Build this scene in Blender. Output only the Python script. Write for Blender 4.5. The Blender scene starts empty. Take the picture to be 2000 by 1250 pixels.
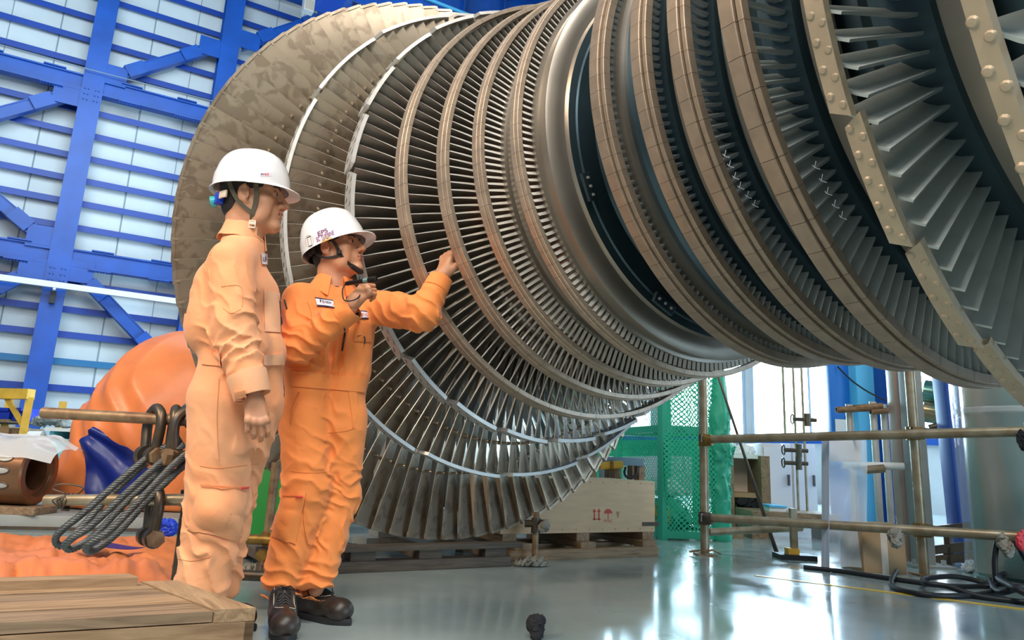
import bpy, bmesh, math, random
import numpy as np
from mathutils import Vector, Matrix
from mathutils.bvhtree import BVHTree
random.seed(7); np.random.seed(7)
scene = bpy.context.scene
COL = scene.collection
PI = math.pi

# ------------------------------------------------------------------ camera
# building axes: +Y runs along the rotor shaft towards the panelled wall, +X towards the window wall
HC, PHI, FPX = 0.72, math.radians(31.91), 1475.0
PITCH, ROLL, CY = math.radians(13.37), math.radians(2.69), 539.0
_fh = Vector((math.sin(PHI), math.cos(PHI), 0)); _rt = Vector((math.cos(PHI), -math.sin(PHI), 0)); _up = Vector((0, 0, 1))
_fw = _fh * math.cos(PITCH) + _up * math.sin(PITCH)
_u0 = -_fh * math.sin(PITCH) + _up * math.cos(PITCH)
_xr = _rt * math.cos(ROLL) + _u0 * math.sin(ROLL)
_yr = -_rt * math.sin(ROLL) + _u0 * math.cos(ROLL)
EYE = Vector((0, 0, HC))
cam_data = bpy.data.cameras.new('camera')
cam = bpy.data.objects.new('camera', cam_data); COL.objects.link(cam)
cam.matrix_world = Matrix(((_xr.x, _yr.x, -_fw.x, EYE.x), (_xr.y, _yr.y, -_fw.y, EYE.y), (_xr.z, _yr.z, -_fw.z, EYE.z), (0, 0, 0, 1)))
cam_data.sensor_width = 36.0; cam_data.lens = FPX / 2000 * 36.0
cam_data.shift_y = -(625 - CY) / 2000.0
cam_data.clip_start = 0.05; cam_data.clip_end = 200
scene.camera = cam

def ray(px, py):
    d = _xr * ((px - 1000) / FPX) + _yr * ((CY - py) / FPX) + _fw
    return d
def at(px, py, depth):            # a point of the place: seen at (px,py), 'depth' metres ahead along the floor
    d = ray(px, py); return EYE + d * (depth / d.dot(_fh))
def onz(px, py, z=0.0):           # on the horizontal plane z
    d = ray(px, py); return EYE + d * ((z - HC) / d.z)
def onY(px, py, Y):
    d = ray(px, py); return EYE + d * (Y / d.y)
def onX(px, py, X):
    d = ray(px, py); return EYE + d * (X / d.x)

# ------------------------------------------------------------------ view, world, lights
vs = scene.view_settings
vs.view_transform = 'Standard'; vs.look = 'None'; vs.gamma = 1.0; vs.use_curve_mapping = False
vs.exposure = 0.27
scene.cycles.max_bounces = 6
scene.cycles.use_denoising = True
world = bpy.data.worlds.new('hall_ambience'); scene.world = world; world.use_nodes = True
wb = world.node_tree.nodes['Background']; wb.inputs[0].default_value = (0.62, 0.82, 1.0, 1); wb.inputs[1].default_value = 0.22

def area(name, loc, target, sx, sy, power, col):
    l = bpy.data.lights.new(name, 'AREA'); l.shape = 'RECTANGLE'; l.size = sx; l.size_y = sy; l.energy = power; l.color = col
    o = bpy.data.objects.new(name, l); COL.objects.link(o); o.location = loc
    o.rotation_euler = (Vector(target) - Vector(loc)).to_track_quat('-Z', 'Y').to_euler()
    return o
WARM = (1.0, 0.80, 0.60); WHITE = (1.0, 0.95, 0.88); COOL = (0.72, 0.88, 1.0)
area('high_bay_lamps', (-6.0, 2.6, 7.0), (1.6, 3.6, 1.2), 4.0, 2.2, 570, WARM)
area('high_bay_lamps', (-2.5, -3.0, 6.0), (0.6, 3.3, 1.2), 3.5, 2.5, 330, WHITE)
area('high_bay_lamps', (0.9, -0.6, 8.0), (1.4, 3.0, 1.3), 2.5, 2.5, 330, WHITE)
area('high_bay_lamps', (0.0, 12.0, 10.5), (0.5, 21, 4.0), 8.0, 5.0, 900, COOL)
area('window_daylight', (14.2, 11.5, 2.5), (3.2, 4.6, 0.6), 12.0, 1.8, 2700, (0.52, 0.80, 1.0))
area('added_cool_fill', (6.5, -4.5, 1.4), (2.4, 4.7, 0.5), 4.5, 2.4, 190, (0.55, 0.78, 1.0))  # unseen low fill, added to cool and lift the lowest blades
area('added_cool_fill', (12.0, 3.0, 3.0), (5.0, 3.6, 0.5), 4.0, 3.0, 330, (0.65, 0.85, 1.0))  # unseen fill, added to brighten the film-wrapped column and right-hand corner

# ------------------------------------------------------------------ materials
def nodes_of(m):
    m.use_nodes = True; nt = m.node_tree; return nt, nt.nodes['Principled BSDF']
def mat(name, col, rough=0.5, metal=0.0, var=0.0, scale=8.0, bump=0.0, bscale=60.0, col2=None, spec=0.5, emit=None, estr=0.0, trans=0.0, alpha=1.0, coat=0.0, detail=4.0, stretch=None, sheen=0.0):
    m = bpy.data.materials.new(name); nt, b = nodes_of(m); L = nt.links
    b.inputs['Base Color'].default_value = (*col, 1); b.inputs['Roughness'].default_value = rough; b.inputs['Metallic'].default_value = metal
    b.inputs['Specular IOR Level'].default_value = spec
    if trans: b.inputs['Transmission Weight'].default_value = trans
    if alpha < 1: b.inputs['Alpha'].default_value = alpha
    if coat: b.inputs['Coat Weight'].default_value = coat; b.inputs['Coat Roughness'].default_value = 0.08
    if sheen: b.inputs['Sheen Weight'].default_value = sheen
    if emit: b.inputs['Emission Color'].default_value = (*emit, 1); b.inputs['Emission Strength'].default_value = estr
    if var or bump or col2:
        tc = nt.nodes.new('ShaderNodeTexCoord'); mp = nt.nodes.new('ShaderNodeMapping'); L.new(tc.outputs['Object'], mp.inputs[0])
        if stretch: mp.inputs['Scale'].default_value = stretch
    if var or col2:
        n = nt.nodes.new('ShaderNodeTexNoise'); n.inputs['Scale'].default_value = scale; n.inputs['Detail'].default_value = detail; L.new(mp.outputs[0], n.inputs['Vector'])
        cr = nt.nodes.new('ShaderNodeValToRGB'); L.new(n.outputs['Fac'], cr.inputs[0])
        c2 = col2 or tuple(c * (1 - var) for c in col)
        cr.color_ramp.elements[0].position = 0.35; cr.color_ramp.elements[1].position = 0.65
        cr.color_ramp.elements[0].color = (*c2, 1); cr.color_ramp.elements[1].color = (*col, 1)
        L.new(cr.outputs[0], b.inputs['Base Color'])
    if bump:
        n2 = nt.nodes.new('ShaderNodeTexNoise'); n2.inputs['Scale'].default_value = bscale; n2.inputs['Detail'].default_value = 5; L.new(mp.outputs[0], n2.inputs['Vector'])
        bp = nt.nodes.new('ShaderNodeBump'); bp.inputs['Strength'].default_value = bump; bp.inputs['Distance'].default_value = 0.01
        L.new(n2.outputs['Fac'], bp.inputs['Height']); L.new(bp.outputs[0], b.inputs['Normal'])
    return m
def stained_metal(name, col, dark, rough, scale=16.0, metal=0.75, lo=0.50, hi=0.60):
    m = mat(name, col, rough, metal); nt, b = nodes_of(m); L = nt.links
    tc = nt.nodes.new('ShaderNodeTexCoord')
    v = nt.nodes.new('ShaderNodeTexNoise'); v.inputs['Scale'].default_value = scale; v.inputs['Detail'].default_value = 3; v.inputs['Distortion'].default_value = 0.6
    ge = nt.nodes.new('ShaderNodeNewGeometry'); L.new(ge.outputs['Position'], v.inputs['Vector'])
    cr = nt.nodes.new('ShaderNodeValToRGB'); L.new(v.outputs['Fac'], cr.inputs[0])
    e = cr.color_ramp.elements; e[0].position = lo; e[1].position = hi; e[0].color = (*col, 1); e[1].color = (*dark, 1)
    L.new(cr.outputs[0], b.inputs['Base Color']); return m
def wood(name, col, col2, scale=3.0, axis='X'):
    m = mat(name, col, 0.65); nt, b = nodes_of(m); L = nt.links
    tc = nt.nodes.new('ShaderNodeTexCoord'); mp = nt.nodes.new('ShaderNodeMapping'); L.new(tc.outputs['Object'], mp.inputs[0])
    s = [14, 14, 14]; s['XYZ'.index(axis)] = 1.2; mp.inputs['Scale'].default_value = s
    n = nt.nodes.new('ShaderNodeTexNoise'); n.inputs['Scale'].default_value = scale; n.inputs['Detail'].default_value = 6; n.inputs['Distortion'].default_value = 1.2
    L.new(mp.outputs[0], n.inputs['Vector'])
    cr = nt.nodes.new('ShaderNodeValToRGB'); cr.color_ramp.elements[0].position = 0.3; cr.color_ramp.elements[1].position = 0.7
    cr.color_ramp.elements[0].color = (*col2, 1); cr.color_ramp.elements[1].color = (*col, 1)
    L.new(n.outputs['Fac'], cr.inputs[0]); L.new(cr.outputs[0], b.inputs['Base Color'])
    bp = nt.nodes.new('ShaderNodeBump'); bp.inputs['Strength'].default_value = 0.25; L.new(n.outputs['Fac'], bp.inputs['Height']); L.new(bp.outputs[0], b.inputs['Normal'])
    return m
def cloth(name, col, col2, bump=0.12):
    m = mat(name, col, 0.75, 0, col2=col2, scale=3.5, sheen=0.15); nt, b = nodes_of(m); L = nt.links
    tc = nt.nodes.new('ShaderNodeTexCoord')
    n = nt.nodes.new('ShaderNodeTexNoise'); n.inputs['Scale'].default_value = 22; n.inputs['Detail'].default_value = 4; n.inputs['Distortion'].default_value = 0.8
    L.new(tc.outputs['Object'], n.inputs['Vector'])
    w = nt.nodes.new('ShaderNodeTexNoise'); w.inputs['Scale'].default_value = 600; L.new(tc.outputs['Object'], w.inputs['Vector'])
    ad = nt.nodes.new('ShaderNodeMath'); ad.operation = 'MULTIPLY_ADD'; ad.inputs[1].default_value = 0.06; L.new(w.outputs['Fac'], ad.inputs[0]); L.new(n.outputs['Fac'], ad.inputs[2])
    bp = nt.nodes.new('ShaderNodeBump'); bp.inputs['Strength'].default_value = bump; bp.inputs['Distance'].default_value = 0.02
    L.new(ad.outputs[0], bp.inputs['Height']); L.new(bp.outputs[0], b.inputs['Normal']); return m

M = {}
M['blade'] = mat('blade_steel', (0.27, 0.24, 0.20), 0.42, 0.75, var=0.25, scale=9)
M['blade_big'] = stained_metal('stained_blade_steel', (0.47, 0.385, 0.285), (0.34, 0.27, 0.195), 0.42, 11.0, 0.6)
M['blade_dark'] = mat('grey_blade_steel', (0.50, 0.56, 0.55), 0.42, 0.35, var=0.2, scale=7)
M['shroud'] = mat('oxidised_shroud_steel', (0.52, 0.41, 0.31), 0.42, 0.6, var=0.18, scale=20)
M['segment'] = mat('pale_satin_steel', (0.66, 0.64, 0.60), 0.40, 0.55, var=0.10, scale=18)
M['shroud_dark'] = mat('shaded_shroud_steel', (0.34, 0.26, 0.19), 0.45, 0.5, var=0.18, scale=20)  # darker copy of the shroud steel: dimmer light on the near flow put into colour
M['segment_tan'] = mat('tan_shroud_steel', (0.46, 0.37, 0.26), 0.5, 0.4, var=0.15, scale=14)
M['hub'] = mat('forged_steel', (0.36, 0.32, 0.27), 0.33, 0.8, var=0.15, scale=5)
M['hub_dark'] = mat('shade_tinted_forged_steel', (0.05, 0.085, 0.105), 0.36, 0.7, var=0.3, scale=4)  # forged steel tinted dark blue: reflections of dark surroundings put into the colour
M['edge'] = mat('pale_blade_edge', (0.74, 0.71, 0.64), 0.38, 0.35)  # paler than the blade faces beside it
M['edge_dark'] = mat('dull_blade_edge', (0.30, 0.32, 0.32), 0.4, 0.6)
M['white_chalk'] = mat('white_chalk', (0.85, 0.9, 0.95), 0.8)
M['panel'] = mat('pale_wall_panel', (0.66, 0.74, 0.76), 0.55, 0, var=0.10, scale=0.8)
M['seam'] = mat('panel_seam', (0.25, 0.32, 0.36), 0.7)
M['blue'] = mat('blue_steel_paint', (0.002, 0.085, 0.44), 0.42, 0, var=0.25, scale=1.5)
M['blue2'] = mat('deep_blue_paint', (0.002, 0.05, 0.34), 0.45, 0)
M['lightblue'] = mat('sky_and_lit_blue', (0.10, 0.50, 0.85), 0.45)  # paint of small parts, and the lit brightness of the machine column front
M['white_paint'] = mat('white_paint', (0.78, 0.80, 0.78), 0.5)
M['yellow'] = mat('yellow_paint', (0.78, 0.45, 0.05), 0.45, 0, var=0.2, scale=6)
M['cyan'] = mat('cyan_paint', (0.22, 0.62, 0.68), 0.5)
M['black'] = mat('black_rubber', (0.012, 0.014, 0.018), 0.5)
M['black_cloth'] = mat('black_cloth', (0.012, 0.013, 0.016), 0.85)
M['tube'] = mat('galvanised_tube', (0.42, 0.36, 0.25), 0.42, 0.6, col2=(0.30, 0.22, 0.13), scale=9)
M['tube_rust'] = mat('rusty_tube', (0.36, 0.25, 0.14), 0.5, 0.5, col2=(0.20, 0.11, 0.06), scale=14)
M['clamp'] = mat('brass_coupler', (0.36, 0.21, 0.05), 0.45, 0.7, var=0.4, scale=30)
M['iron'] = mat('dark_iron', (0.10, 0.095, 0.085), 0.42, 0.8, col2=(0.16, 0.11, 0.07), scale=25)
M['rope'] = mat('steel_rope', (0.17, 0.18, 0.18), 0.46, 0.7, var=0.35, scale=30)
M['pine'] = wood('pine_board', (0.43, 0.285, 0.16), (0.22, 0.13, 0.065))
M['pine_y'] = wood('pine_board_cross', (0.43, 0.285, 0.16), (0.22, 0.13, 0.065), axis='Y')
M['old_wood'] = wood('weathered_plank', (0.34, 0.235, 0.14), (0.15, 0.09, 0.05))
M['dark_wood'] = wood('dark_timber', (0.13, 0.10, 0.07), (0.06, 0.045, 0.03))
M['ply'] = mat('pale_plywood', (0.78, 0.53, 0.31), 0.6, 0, var=0.10, scale=5, stretch=(1, 1, 6))
M['red_ink'] = mat('red_stencil_ink', (0.62, 0.09, 0.05), 0.7)
M['carton'] = mat('brown_cardboard', (0.46, 0.30, 0.16), 0.75, 0, var=0.15, scale=6)
M['tarp'] = mat('orange_tarpaulin', (0.86, 0.25, 0.075), 0.38, 0, var=0.18, scale=3, bump=0.25, bscale=9)
M['tarp_blue'] = mat('blue_tarpaulin', (0.006, 0.02, 0.20), 0.35, 0, bump=0.3, bscale=9)
M['film'] = mat('clear_plastic_film', (0.85, 0.88, 0.90), 0.18, 0, alpha=0.42, bump=0.5, bscale=14)
M['paper'] = mat('white_paper', (0.80, 0.80, 0.80), 0.7)
M['bronze'] = mat('bronze_casting', (0.33, 0.17, 0.09), 0.34, 0.75, var=0.3, scale=6)
M['grey'] = mat('grey_painted_steel', (0.33, 0.36, 0.35), 0.5, 0.1, var=0.15, scale=4)
M['green'] = mat('green_plastic', (0.02, 0.30, 0.05), 0.5)
M['green_frame'] = mat('green_enclosure_paint', (0.03, 0.42, 0.26), 0.5)
M['rag'] = mat('grey_green_rag', (0.36, 0.34, 0.28), 0.85, 0, var=0.25, scale=12)
M['red_tape'] = mat('red_tape', (0.75, 0.06, 0.08), 0.5)
M['line'] = mat('yellow_floor_paint', (0.78, 0.52, 0.06), 0.35)
M['coverA'] = cloth('orange_coverall_cloth', (0.92, 0.285, 0.065), (0.84, 0.25, 0.055))
M['coverB'] = cloth('faded_orange_coverall_cloth', (0.90, 0.42, 0.205), (0.87, 0.345, 0.145))
M['seamA'] = mat('orange_thread', (0.62, 0.17, 0.04), 0.8)
M['seamB'] = mat('faded_orange_thread', (0.68, 0.26, 0.10), 0.8)
M['cuffB'] = cloth('pale_faded_coverall_cloth', (0.90, 0.50, 0.29), (0.88, 0.44, 0.23))
def skin(name, c, c2):
    m = mat(name, c, 0.48, 0, col2=c2, scale=14, bump=0.05, bscale=350); nt, b = nodes_of(m)
    b.inputs['Subsurface Weight'].default_value = 0.12; b.inputs['Subsurface Radius'].default_value = (0.012, 0.005, 0.003); b.inputs['Subsurface Scale'].default_value = 0.5
    return m
M['skinA'] = skin('tan_skin', (0.60, 0.30, 0.17), (0.54, 0.25, 0.135))
M['skinB'] = skin('warm_skin', (0.62, 0.31, 0.18), (0.56, 0.26, 0.14))
M['lips'] = mat('lip_skin', (0.42, 0.15, 0.11), 0.42)
M['hair'] = mat('black_hair', (0.018, 0.012, 0.010), 0.5, 0, bump=0.6, bscale=220)
M['eye_white'] = mat('eye_white', (0.34, 0.28, 0.25), 0.3)
M['iris'] = mat('dark_iris', (0.015, 0.008, 0.005), 0.15)
M['helmet'] = mat('white_helmet_plastic', (0.80, 0.79, 0.80), 0.16, 0, coat=0.4)
M['strap'] = mat('olive_webbing', (0.10, 0.085, 0.055), 0.8, 0, bump=0.3, bscale=500)
M['strap_black'] = mat('black_webbing', (0.014, 0.012, 0.011), 0.7)
M['buckle'] = mat('beige_plastic', (0.72, 0.60, 0.48), 0.4)
M['teal'] = mat('teal_plastic', (0.05, 0.55, 0.56), 0.35)
M['royal'] = mat('royal_blue_plastic', (0.01, 0.05, 0.55), 0.35)
M['label_white'] = mat('white_label', (0.82, 0.78, 0.84), 0.5)
M['label_pink'] = mat('pale_pink_label', (0.80, 0.66, 0.78), 0.45)
M['navy'] = mat('navy_ink', (0.012, 0.016, 0.07), 0.6)
M['purple_ink'] = mat('purple_ink', (0.12, 0.03, 0.13), 0.6)
M['leather'] = mat('dark_brown_leather', (0.040, 0.028, 0.022), 0.36, 0, var=0.25, scale=20, bump=0.12, bscale=260)
M['sole'] = mat('black_sole_rubber', (0.018, 0.018, 0.02), 0.6)
M['piping'] = mat('cream_piping', (0.62, 0.55, 0.42), 0.6)
M['torch'] = mat('black_anodised_metal', (0.012, 0.014, 0.015), 0.3, 0.5)
M['torch_teal'] = mat('worn_teal_metal', (0.20, 0.36, 0.36), 0.35, 0.6)

# ------------------------------------------------------------------ scene helpers
WMX = {}
def thing(name, label, cat, loc=(0, 0, 0), group=None):
    o = bpy.data.objects.new(name, None); COL.objects.link(o); o.empty_display_size = 0.1
    o.location = loc; WMX[o] = Matrix.Translation(Vector(loc))
    o['label'] = label; o['category'] = cat
    if group: o['group'] = group
    return o
def tag(o, label, cat, group=None):
    o['label'] = label; o['category'] = cat
    if group: o['group'] = group
    return o
def adopt(o, parent):
    if parent is not None:
        o.parent = parent
        if parent in WMX: o.matrix_parent_inverse = WMX[parent].inverted()
    return o
def link_mesh(name, verts, faces, mats, parent=None, smooth=False, fmat=None, origin=None):
    me = bpy.data.meshes.new(name)
    if origin is not None: verts = [tuple(Vector(v) - Vector(origin)) for v in verts]
    me.from_pydata([tuple(v) for v in verts], [], [tuple(int(i) for i in f) for f in faces])
    for m in (mats if isinstance(mats, (list, tuple)) else [mats]): me.materials.append(m)
    if fmat is not None: me.polygons.foreach_set('material_index', np.asarray(fmat, dtype=np.int32))
    if smooth is not False:
        me.polygons.foreach_set('use_smooth', [True] * len(me.polygons))
        if smooth is not True:
            me.set_sharp_from_angle(angle=math.radians(smooth))
    me.update()
    o = bpy.data.objects.new(name, me); COL.objects.link(o)
    if origin is not None: o.location = origin
    adopt(o, parent); return o
class MB:
    def __init__(s): s.v = []; s.f = []; s.m = []
    def add(s, vs_, fs, mi=0):
        n = len(s.v); s.v += [Vector(v) for v in vs_]; s.f += [tuple(i + n for i in f) for f in fs]; s.m += [mi] * len(fs); return s
    def box(s, c, size, rot=None, mi=0, bev=0.0):
        c = Vector(c); sx, sy, sz = [a / 2 for a in size]; R = rot or Matrix.Identity(3)
        if bev <= 0:
            vs_ = [c + R @ Vector((x * sx, y * sy, z * sz)) for x in (-1, 1) for y in (-1, 1) for z in (-1, 1)]
            return s.add(vs_, [(0, 1, 3, 2), (4, 6, 7, 5), (0, 4, 5, 1), (2, 3, 7, 6), (0, 2, 6, 4), (1, 5, 7, 3)], mi)
        bm = bmesh.new(); bmesh.ops.create_cube(bm, size=1.0)
        for v in bm.verts: v.co = Vector((v.co.x * size[0], v.co.y * size[1], v.co.z * size[2]))
        bmesh.ops.bevel(bm, geom=list(bm.edges), offset=bev, segments=2, affect='EDGES', profile=0.6)
        bm.verts.index_update()
        s.add([c + R @ v.co for v in bm.verts], [tuple(v.index for v in f.verts) for f in bm.faces], mi); bm.free(); return s
    def bar(s, a, b, w, h, up=(0, 0, 1), mi=0, bev=0.0):   # box from a to b
        a = Vector(a); b = Vector(b); d = b - a; y = d.normalized(); u = Vector(up)
        x = y.cross(u)
        if x.length < 1e-4: x = y.cross(Vector((1, 0, 0)))
        x.normalize(); z = x.cross(y)
        R = Matrix((x, y, z)).transposed()
        return s.box((a + b) / 2, (w, d.length, h), R, mi, bev)
    def ibeam(s, a, b, w, h, t=0.02, up=(0, 0, 1), mi=0):
        a = Vector(a); b = Vector(b); y = (b - a).normalized(); x = y.cross(Vector(up)).normalized(); z = x.cross(y)
        s.bar(a + z * (h / 2 - t / 2), b + z * (h / 2 - t / 2), w, t, up, mi)
        s.bar(a - z * (h / 2 - t / 2), b - z * (h / 2 - t / 2), w, t, up, mi)
        return s.bar(a, b, t, h - 2 * t, up, mi)
    def tube(s, pts, r, n=12, mi=0, cap=True, closed=False):
        pts = [Vector(p) for p in pts]; N = len(pts); rs = r if isinstance(r, (list, tuple)) else [r] * N
        tang = []
        for i in range(N):
            a = pts[(i - 1) % N] if (closed or i > 0) else pts[i]; b = pts[(i + 1) % N] if (closed or i < N - 1) else pts[i]
            tang.append((b - a).normalized())
        t0 = tang[0]; nrm = t0.orthogonal().normalized(); vs_ = []
        for i in range(N):
            t = tang[i]; nrm = (nrm - t * nrm.dot(t))
            if nrm.length < 1e-6: nrm = t.orthogonal()
            nrm.normalize(); bn = t.cross(nrm)
            for j in range(n):
                a = 2 * PI * j / n; vs_.append(pts[i] + (nrm * math.cos(a) + bn * math.sin(a)) * rs[i])
        fs = []
        for i in range(N if closed else N - 1):
            i2 = (i + 1) % N
            for j in range(n):
                j2 = (j + 1) % n; fs.append((i * n + j, i * n + j2, i2 * n + j2, i2 * n + j))
        if cap and not closed:
            fs.append(tuple(range(n - 1, -1, -1))); fs.append(tuple((N - 1) * n + j for j in range(n)))
        return s.add(vs_, fs, mi)
    def pipe(s, a, b, r, wall=0.006, n=20, mi=0):          # open-ended tube
        a = Vector(a); b = Vector(b); t = (b - a).normalized(); x = t.orthogonal().normalized(); y = t.cross(x); vs_ = []
        for p, rr in ((a, r), (b, r), (b, r - wall), (a, r - wall)):
            for j in range(n):
                g = 2 * PI * j / n; vs_.append(p + (x * math.cos(g) + y * math.sin(g)) * rr)
        fs = [(k * n + j, k * n + (j + 1) % n, ((k + 1) % 4) * n + (j + 1) % n, ((k + 1) % 4) * n + j) for k in range(4) for j in range(n)]
        return s.add(vs_, fs, mi)
    def cyl(s, a, b, r, r2=None, n=20, mi=0):
        return s.tube([a, b], [r, r if r2 is None else r2], n, mi)
    def lathe(s, prof, c, axis=(0, 0, 1), n=48, mi=0, closed=False):   # prof: (radius, along)
        c = Vector(c); t = Vector(axis).normalized(); x = t.orthogonal().normalized(); y = t.cross(x); vs_ = []; P_ = len(prof)
        for j in range(n):
            a = 2 * PI * j / n; e = x * math.cos(a) + y * math.sin(a)
            for r, z in prof: vs_.append(c + e * r + t * z)
        fs = []
        for j in range(n):
            j2 = (j + 1) % n
            for i in range(P_ if closed else P_ - 1):
                i2 = (i + 1) % P_; fs.append((j * P_ + i, j2 * P_ + i, j2 * P_ + i2, j * P_ + i2))
        return s.add(vs_, fs, mi)
    def sheet(s, grid, thick=0.0, mi=0):                    # grid[i][j] of points; gives it thickness
        nu = len(grid); nv = len(grid[0]); g = [[Vector(p) for p in row] for row in grid]
        vs_ = [p for row in g for p in row]; fs = [(i * nv + j, i * nv + j + 1, (i + 1) * nv + j + 1, (i + 1) * nv + j) for i in range(nu - 1) for j in range(nv - 1)]
        if thick:
            n0 = len(vs_); back = []
            for i in range(nu):
                for j in range(nv):
                    du = g[min(i + 1, nu - 1)][j] - g[max(i - 1, 0)][j]; dv = g[i][min(j + 1, nv - 1)] - g[i][max(j - 1, 0)]
                    nn = du.cross(dv)
                    if nn.length > 1e-9: nn.normalize()
                    back.append(g[i][j] + nn * thick)
            vs_ += back; fs += [tuple(n0 + k for k in reversed(f)) for f in fs]
            ring = [(i, 0) for i in range(nu)] + [(nu - 1, j) for j in range(1, nv)] + [(i, nv - 1) for i in range(nu - 2, -1, -1)] + [(0, j) for j in range(nv - 2, 0, -1)]
            ids = [i * nv + j for i, j in ring]
            for k in range(len(ids)):
                a = ids[k]; b = ids[(k + 1) % len(ids)]; fs.append((a, n0 + a, n0 + b, b))
        return s.add(vs_, fs, mi)
    def build(s, name, mats, parent=None, smooth=35, origin=None):
        return link_mesh(name, s.v, s.f, mats, parent, smooth, s.m, origin)
def struct(o): o['kind'] = 'structure'; return o
def bez(p0, p1, p2, p3, n=16):
    p0, p1, p2, p3 = map(Vector, (p0, p1, p2, p3)); out = []
    for i in range(n + 1):
        t = i / n; a = 1 - t; out.append(p0 * a**3 + p1 * 3 * a * a * t + p2 * 3 * a * t * t + p3 * t**3)
    return out
def spline(pts, n=8, closed=False):                         # Catmull-Rom
    P_ = [Vector(p) for p in pts]; N = len(P_); out = []
    for i in range(N if closed else N - 1):
        g = (lambda k: P_[k % N]) if closed else (lambda k: P_[max(0, min(N - 1, k))])
        a, b, c, d = g(i - 1), g(i), g(i + 1), g(i + 2)
        for j in range(n):
            t = j / n; out.append(0.5 * ((2 * b) + (c - a) * t + (2 * a - 5 * b + 4 * c - d) * t * t + (3 * b - a - 3 * c + d) * t**3))
    if not closed: out.append(P_[-1])
    return out
def text_mesh(body, size=1.0, bold=0.0):
    cu = bpy.data.curves.new('lettering', 'FONT'); cu.body = body; cu.size = size; cu.align_x = 'CENTER'; cu.align_y = 'CENTER'; cu.offset = bold
    o = bpy.data.objects.new('lettering', cu); COL.objects.link(o)
    dg = bpy.context.evaluated_depsgraph_get(); dg.update()
    me = bpy.data.meshes.new_from_object(o.evaluated_get(dg))
    vs_ = [v.co.copy() for v in me.vertices]; fs = [tuple(p.vertices) for p in me.polygons]
    bpy.data.objects.remove(o); bpy.data.curves.remove(cu); bpy.data.meshes.remove(me)
    return vs_, fs

# ================================================================== SETTING
YW, XW = 22.0, 15.0
def floor_material():
    m = mat('glossy_epoxy_floor', (0.37, 0.45, 0.45), 0.16, 0, col2=(0.28, 0.36, 0.36), scale=1.3, detail=5, coat=0.3); nt, b = nodes_of(m); L = nt.links
    tc = nt.nodes.new('ShaderNodeTexCoord'); n = nt.nodes.new('ShaderNodeTexNoise'); n.inputs['Scale'].default_value = 2.2; n.inputs['Detail'].default_value = 6
    L.new(tc.outputs['Object'], n.inputs['Vector'])
    mr = nt.nodes.new('ShaderNodeMapRange'); mr.inputs[1].default_value = 0.3; mr.inputs[2].default_value = 0.7; mr.inputs[3].default_value = 0.10; mr.inputs[4].default_value = 0.30
    L.new(n.outputs['Fac'], mr.inputs[0]); L.new(mr.outputs[0], b.inputs['Roughness']); return m
struct(MB().box((3, 8, -0.1), (28, 32, 0.2)).build('floor', floor_material()))
# the panelled wall: sheets with seams
w = MB(); w.box((3, YW + 0.15, 8.2), (28, 0.3, 16.4), mi=0)
for i in range(24):
    x = -10 + i * 1.1 + 0.35
    if -10.5 < x < 16.5: w.box((x, YW - 0.004, 8.2), (0.02 if i % 2 else 0.035, 0.012, 16.4), mi=1)
struct(w.build('wall_back', [M['panel'], M['seam']]))
# ceiling over the far half of the hall, the camera side stays open to the hall behind
c = MB(); c.box((3, 13.5, 16.5), (28, 17.2, 0.2))
struct(c.build('ceiling', M['white_paint']))
# window wall: pieces around three windows
WZ0, WZ1 = 1.45, 3.35
wins = [(19.0, 16.2), (15.9, 12.9), (12.6, 9.4), (9.1, 6.8)]
w = MB(); w.box((XW + 0.15, 12.0, WZ0 / 2), (0.3, 20.4, WZ0)); w.box((XW + 0.15, 12.0, (WZ1 + 16.4) / 2), (0.3, 20.4, 16.4 - WZ1))
edges = [22.0] + [e for ww in wins for e in ww] + [1.8]
for k in range(0, len(edges), 2):
    a, b = edges[k], edges[k + 1]
    w.box((XW + 0.15, (a + b) / 2, (WZ0 + WZ1) / 2), (0.3, a - b, WZ1 - WZ0))
struct(w.build('wall_right', mat('window_wall_paint', (0.55, 0.58, 0.60), 0.55, 0, var=0.1, scale=1.5)))
pane_m = mat('daylit_pane', (0.9, 0.95, 1.0), 0.2, emit=(0.86, 0.94, 1.0), estr=8.0)
for k, (a, b) in enumerate(wins):
    fr = MB(); x = XW - 0.02
    for y in (a, b, (a + b) / 2): fr.box((x, y, (WZ0 + WZ1) / 2), (0.08, 0.06, WZ1 - WZ0 + 0.06))
    for z in (WZ0, WZ1): fr.box((x, (a + b) / 2, z), (0.08, a - b, 0.06))
    f = struct(fr.build('window_%d' % (k + 1), mat('window_frame_paint', (0.45, 0.55, 0.66), 0.5)))
    MB().box((XW + 0.06, (a + b) / 2, (WZ0 + WZ1) / 2), (0.02, a - b, WZ1 - WZ0)).build('pane', pane_m, f)
# blue sill rail and pipes over the windows
t = MB(); t.box((XW - 0.06, 12, WZ0 - 0.10), (0.12, 20, 0.12)); struct(t.build('trim_1', M['blue']))
t = MB()
for i, z in enumerate((3.50, 3.62, 3.74)): t.tube([(XW - 0.12 - 0.05 * i, 2.2, z), (XW - 0.12 - 0.05 * i, 21.9, z)], 0.035, 10)
t.box((XW - 0.3, 12, 4.1), (0.6, 20, 0.08))
struct(t.build('trim_2', mat('service_pipe_paint', (0.52, 0.58, 0.62), 0.4)))
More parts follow.
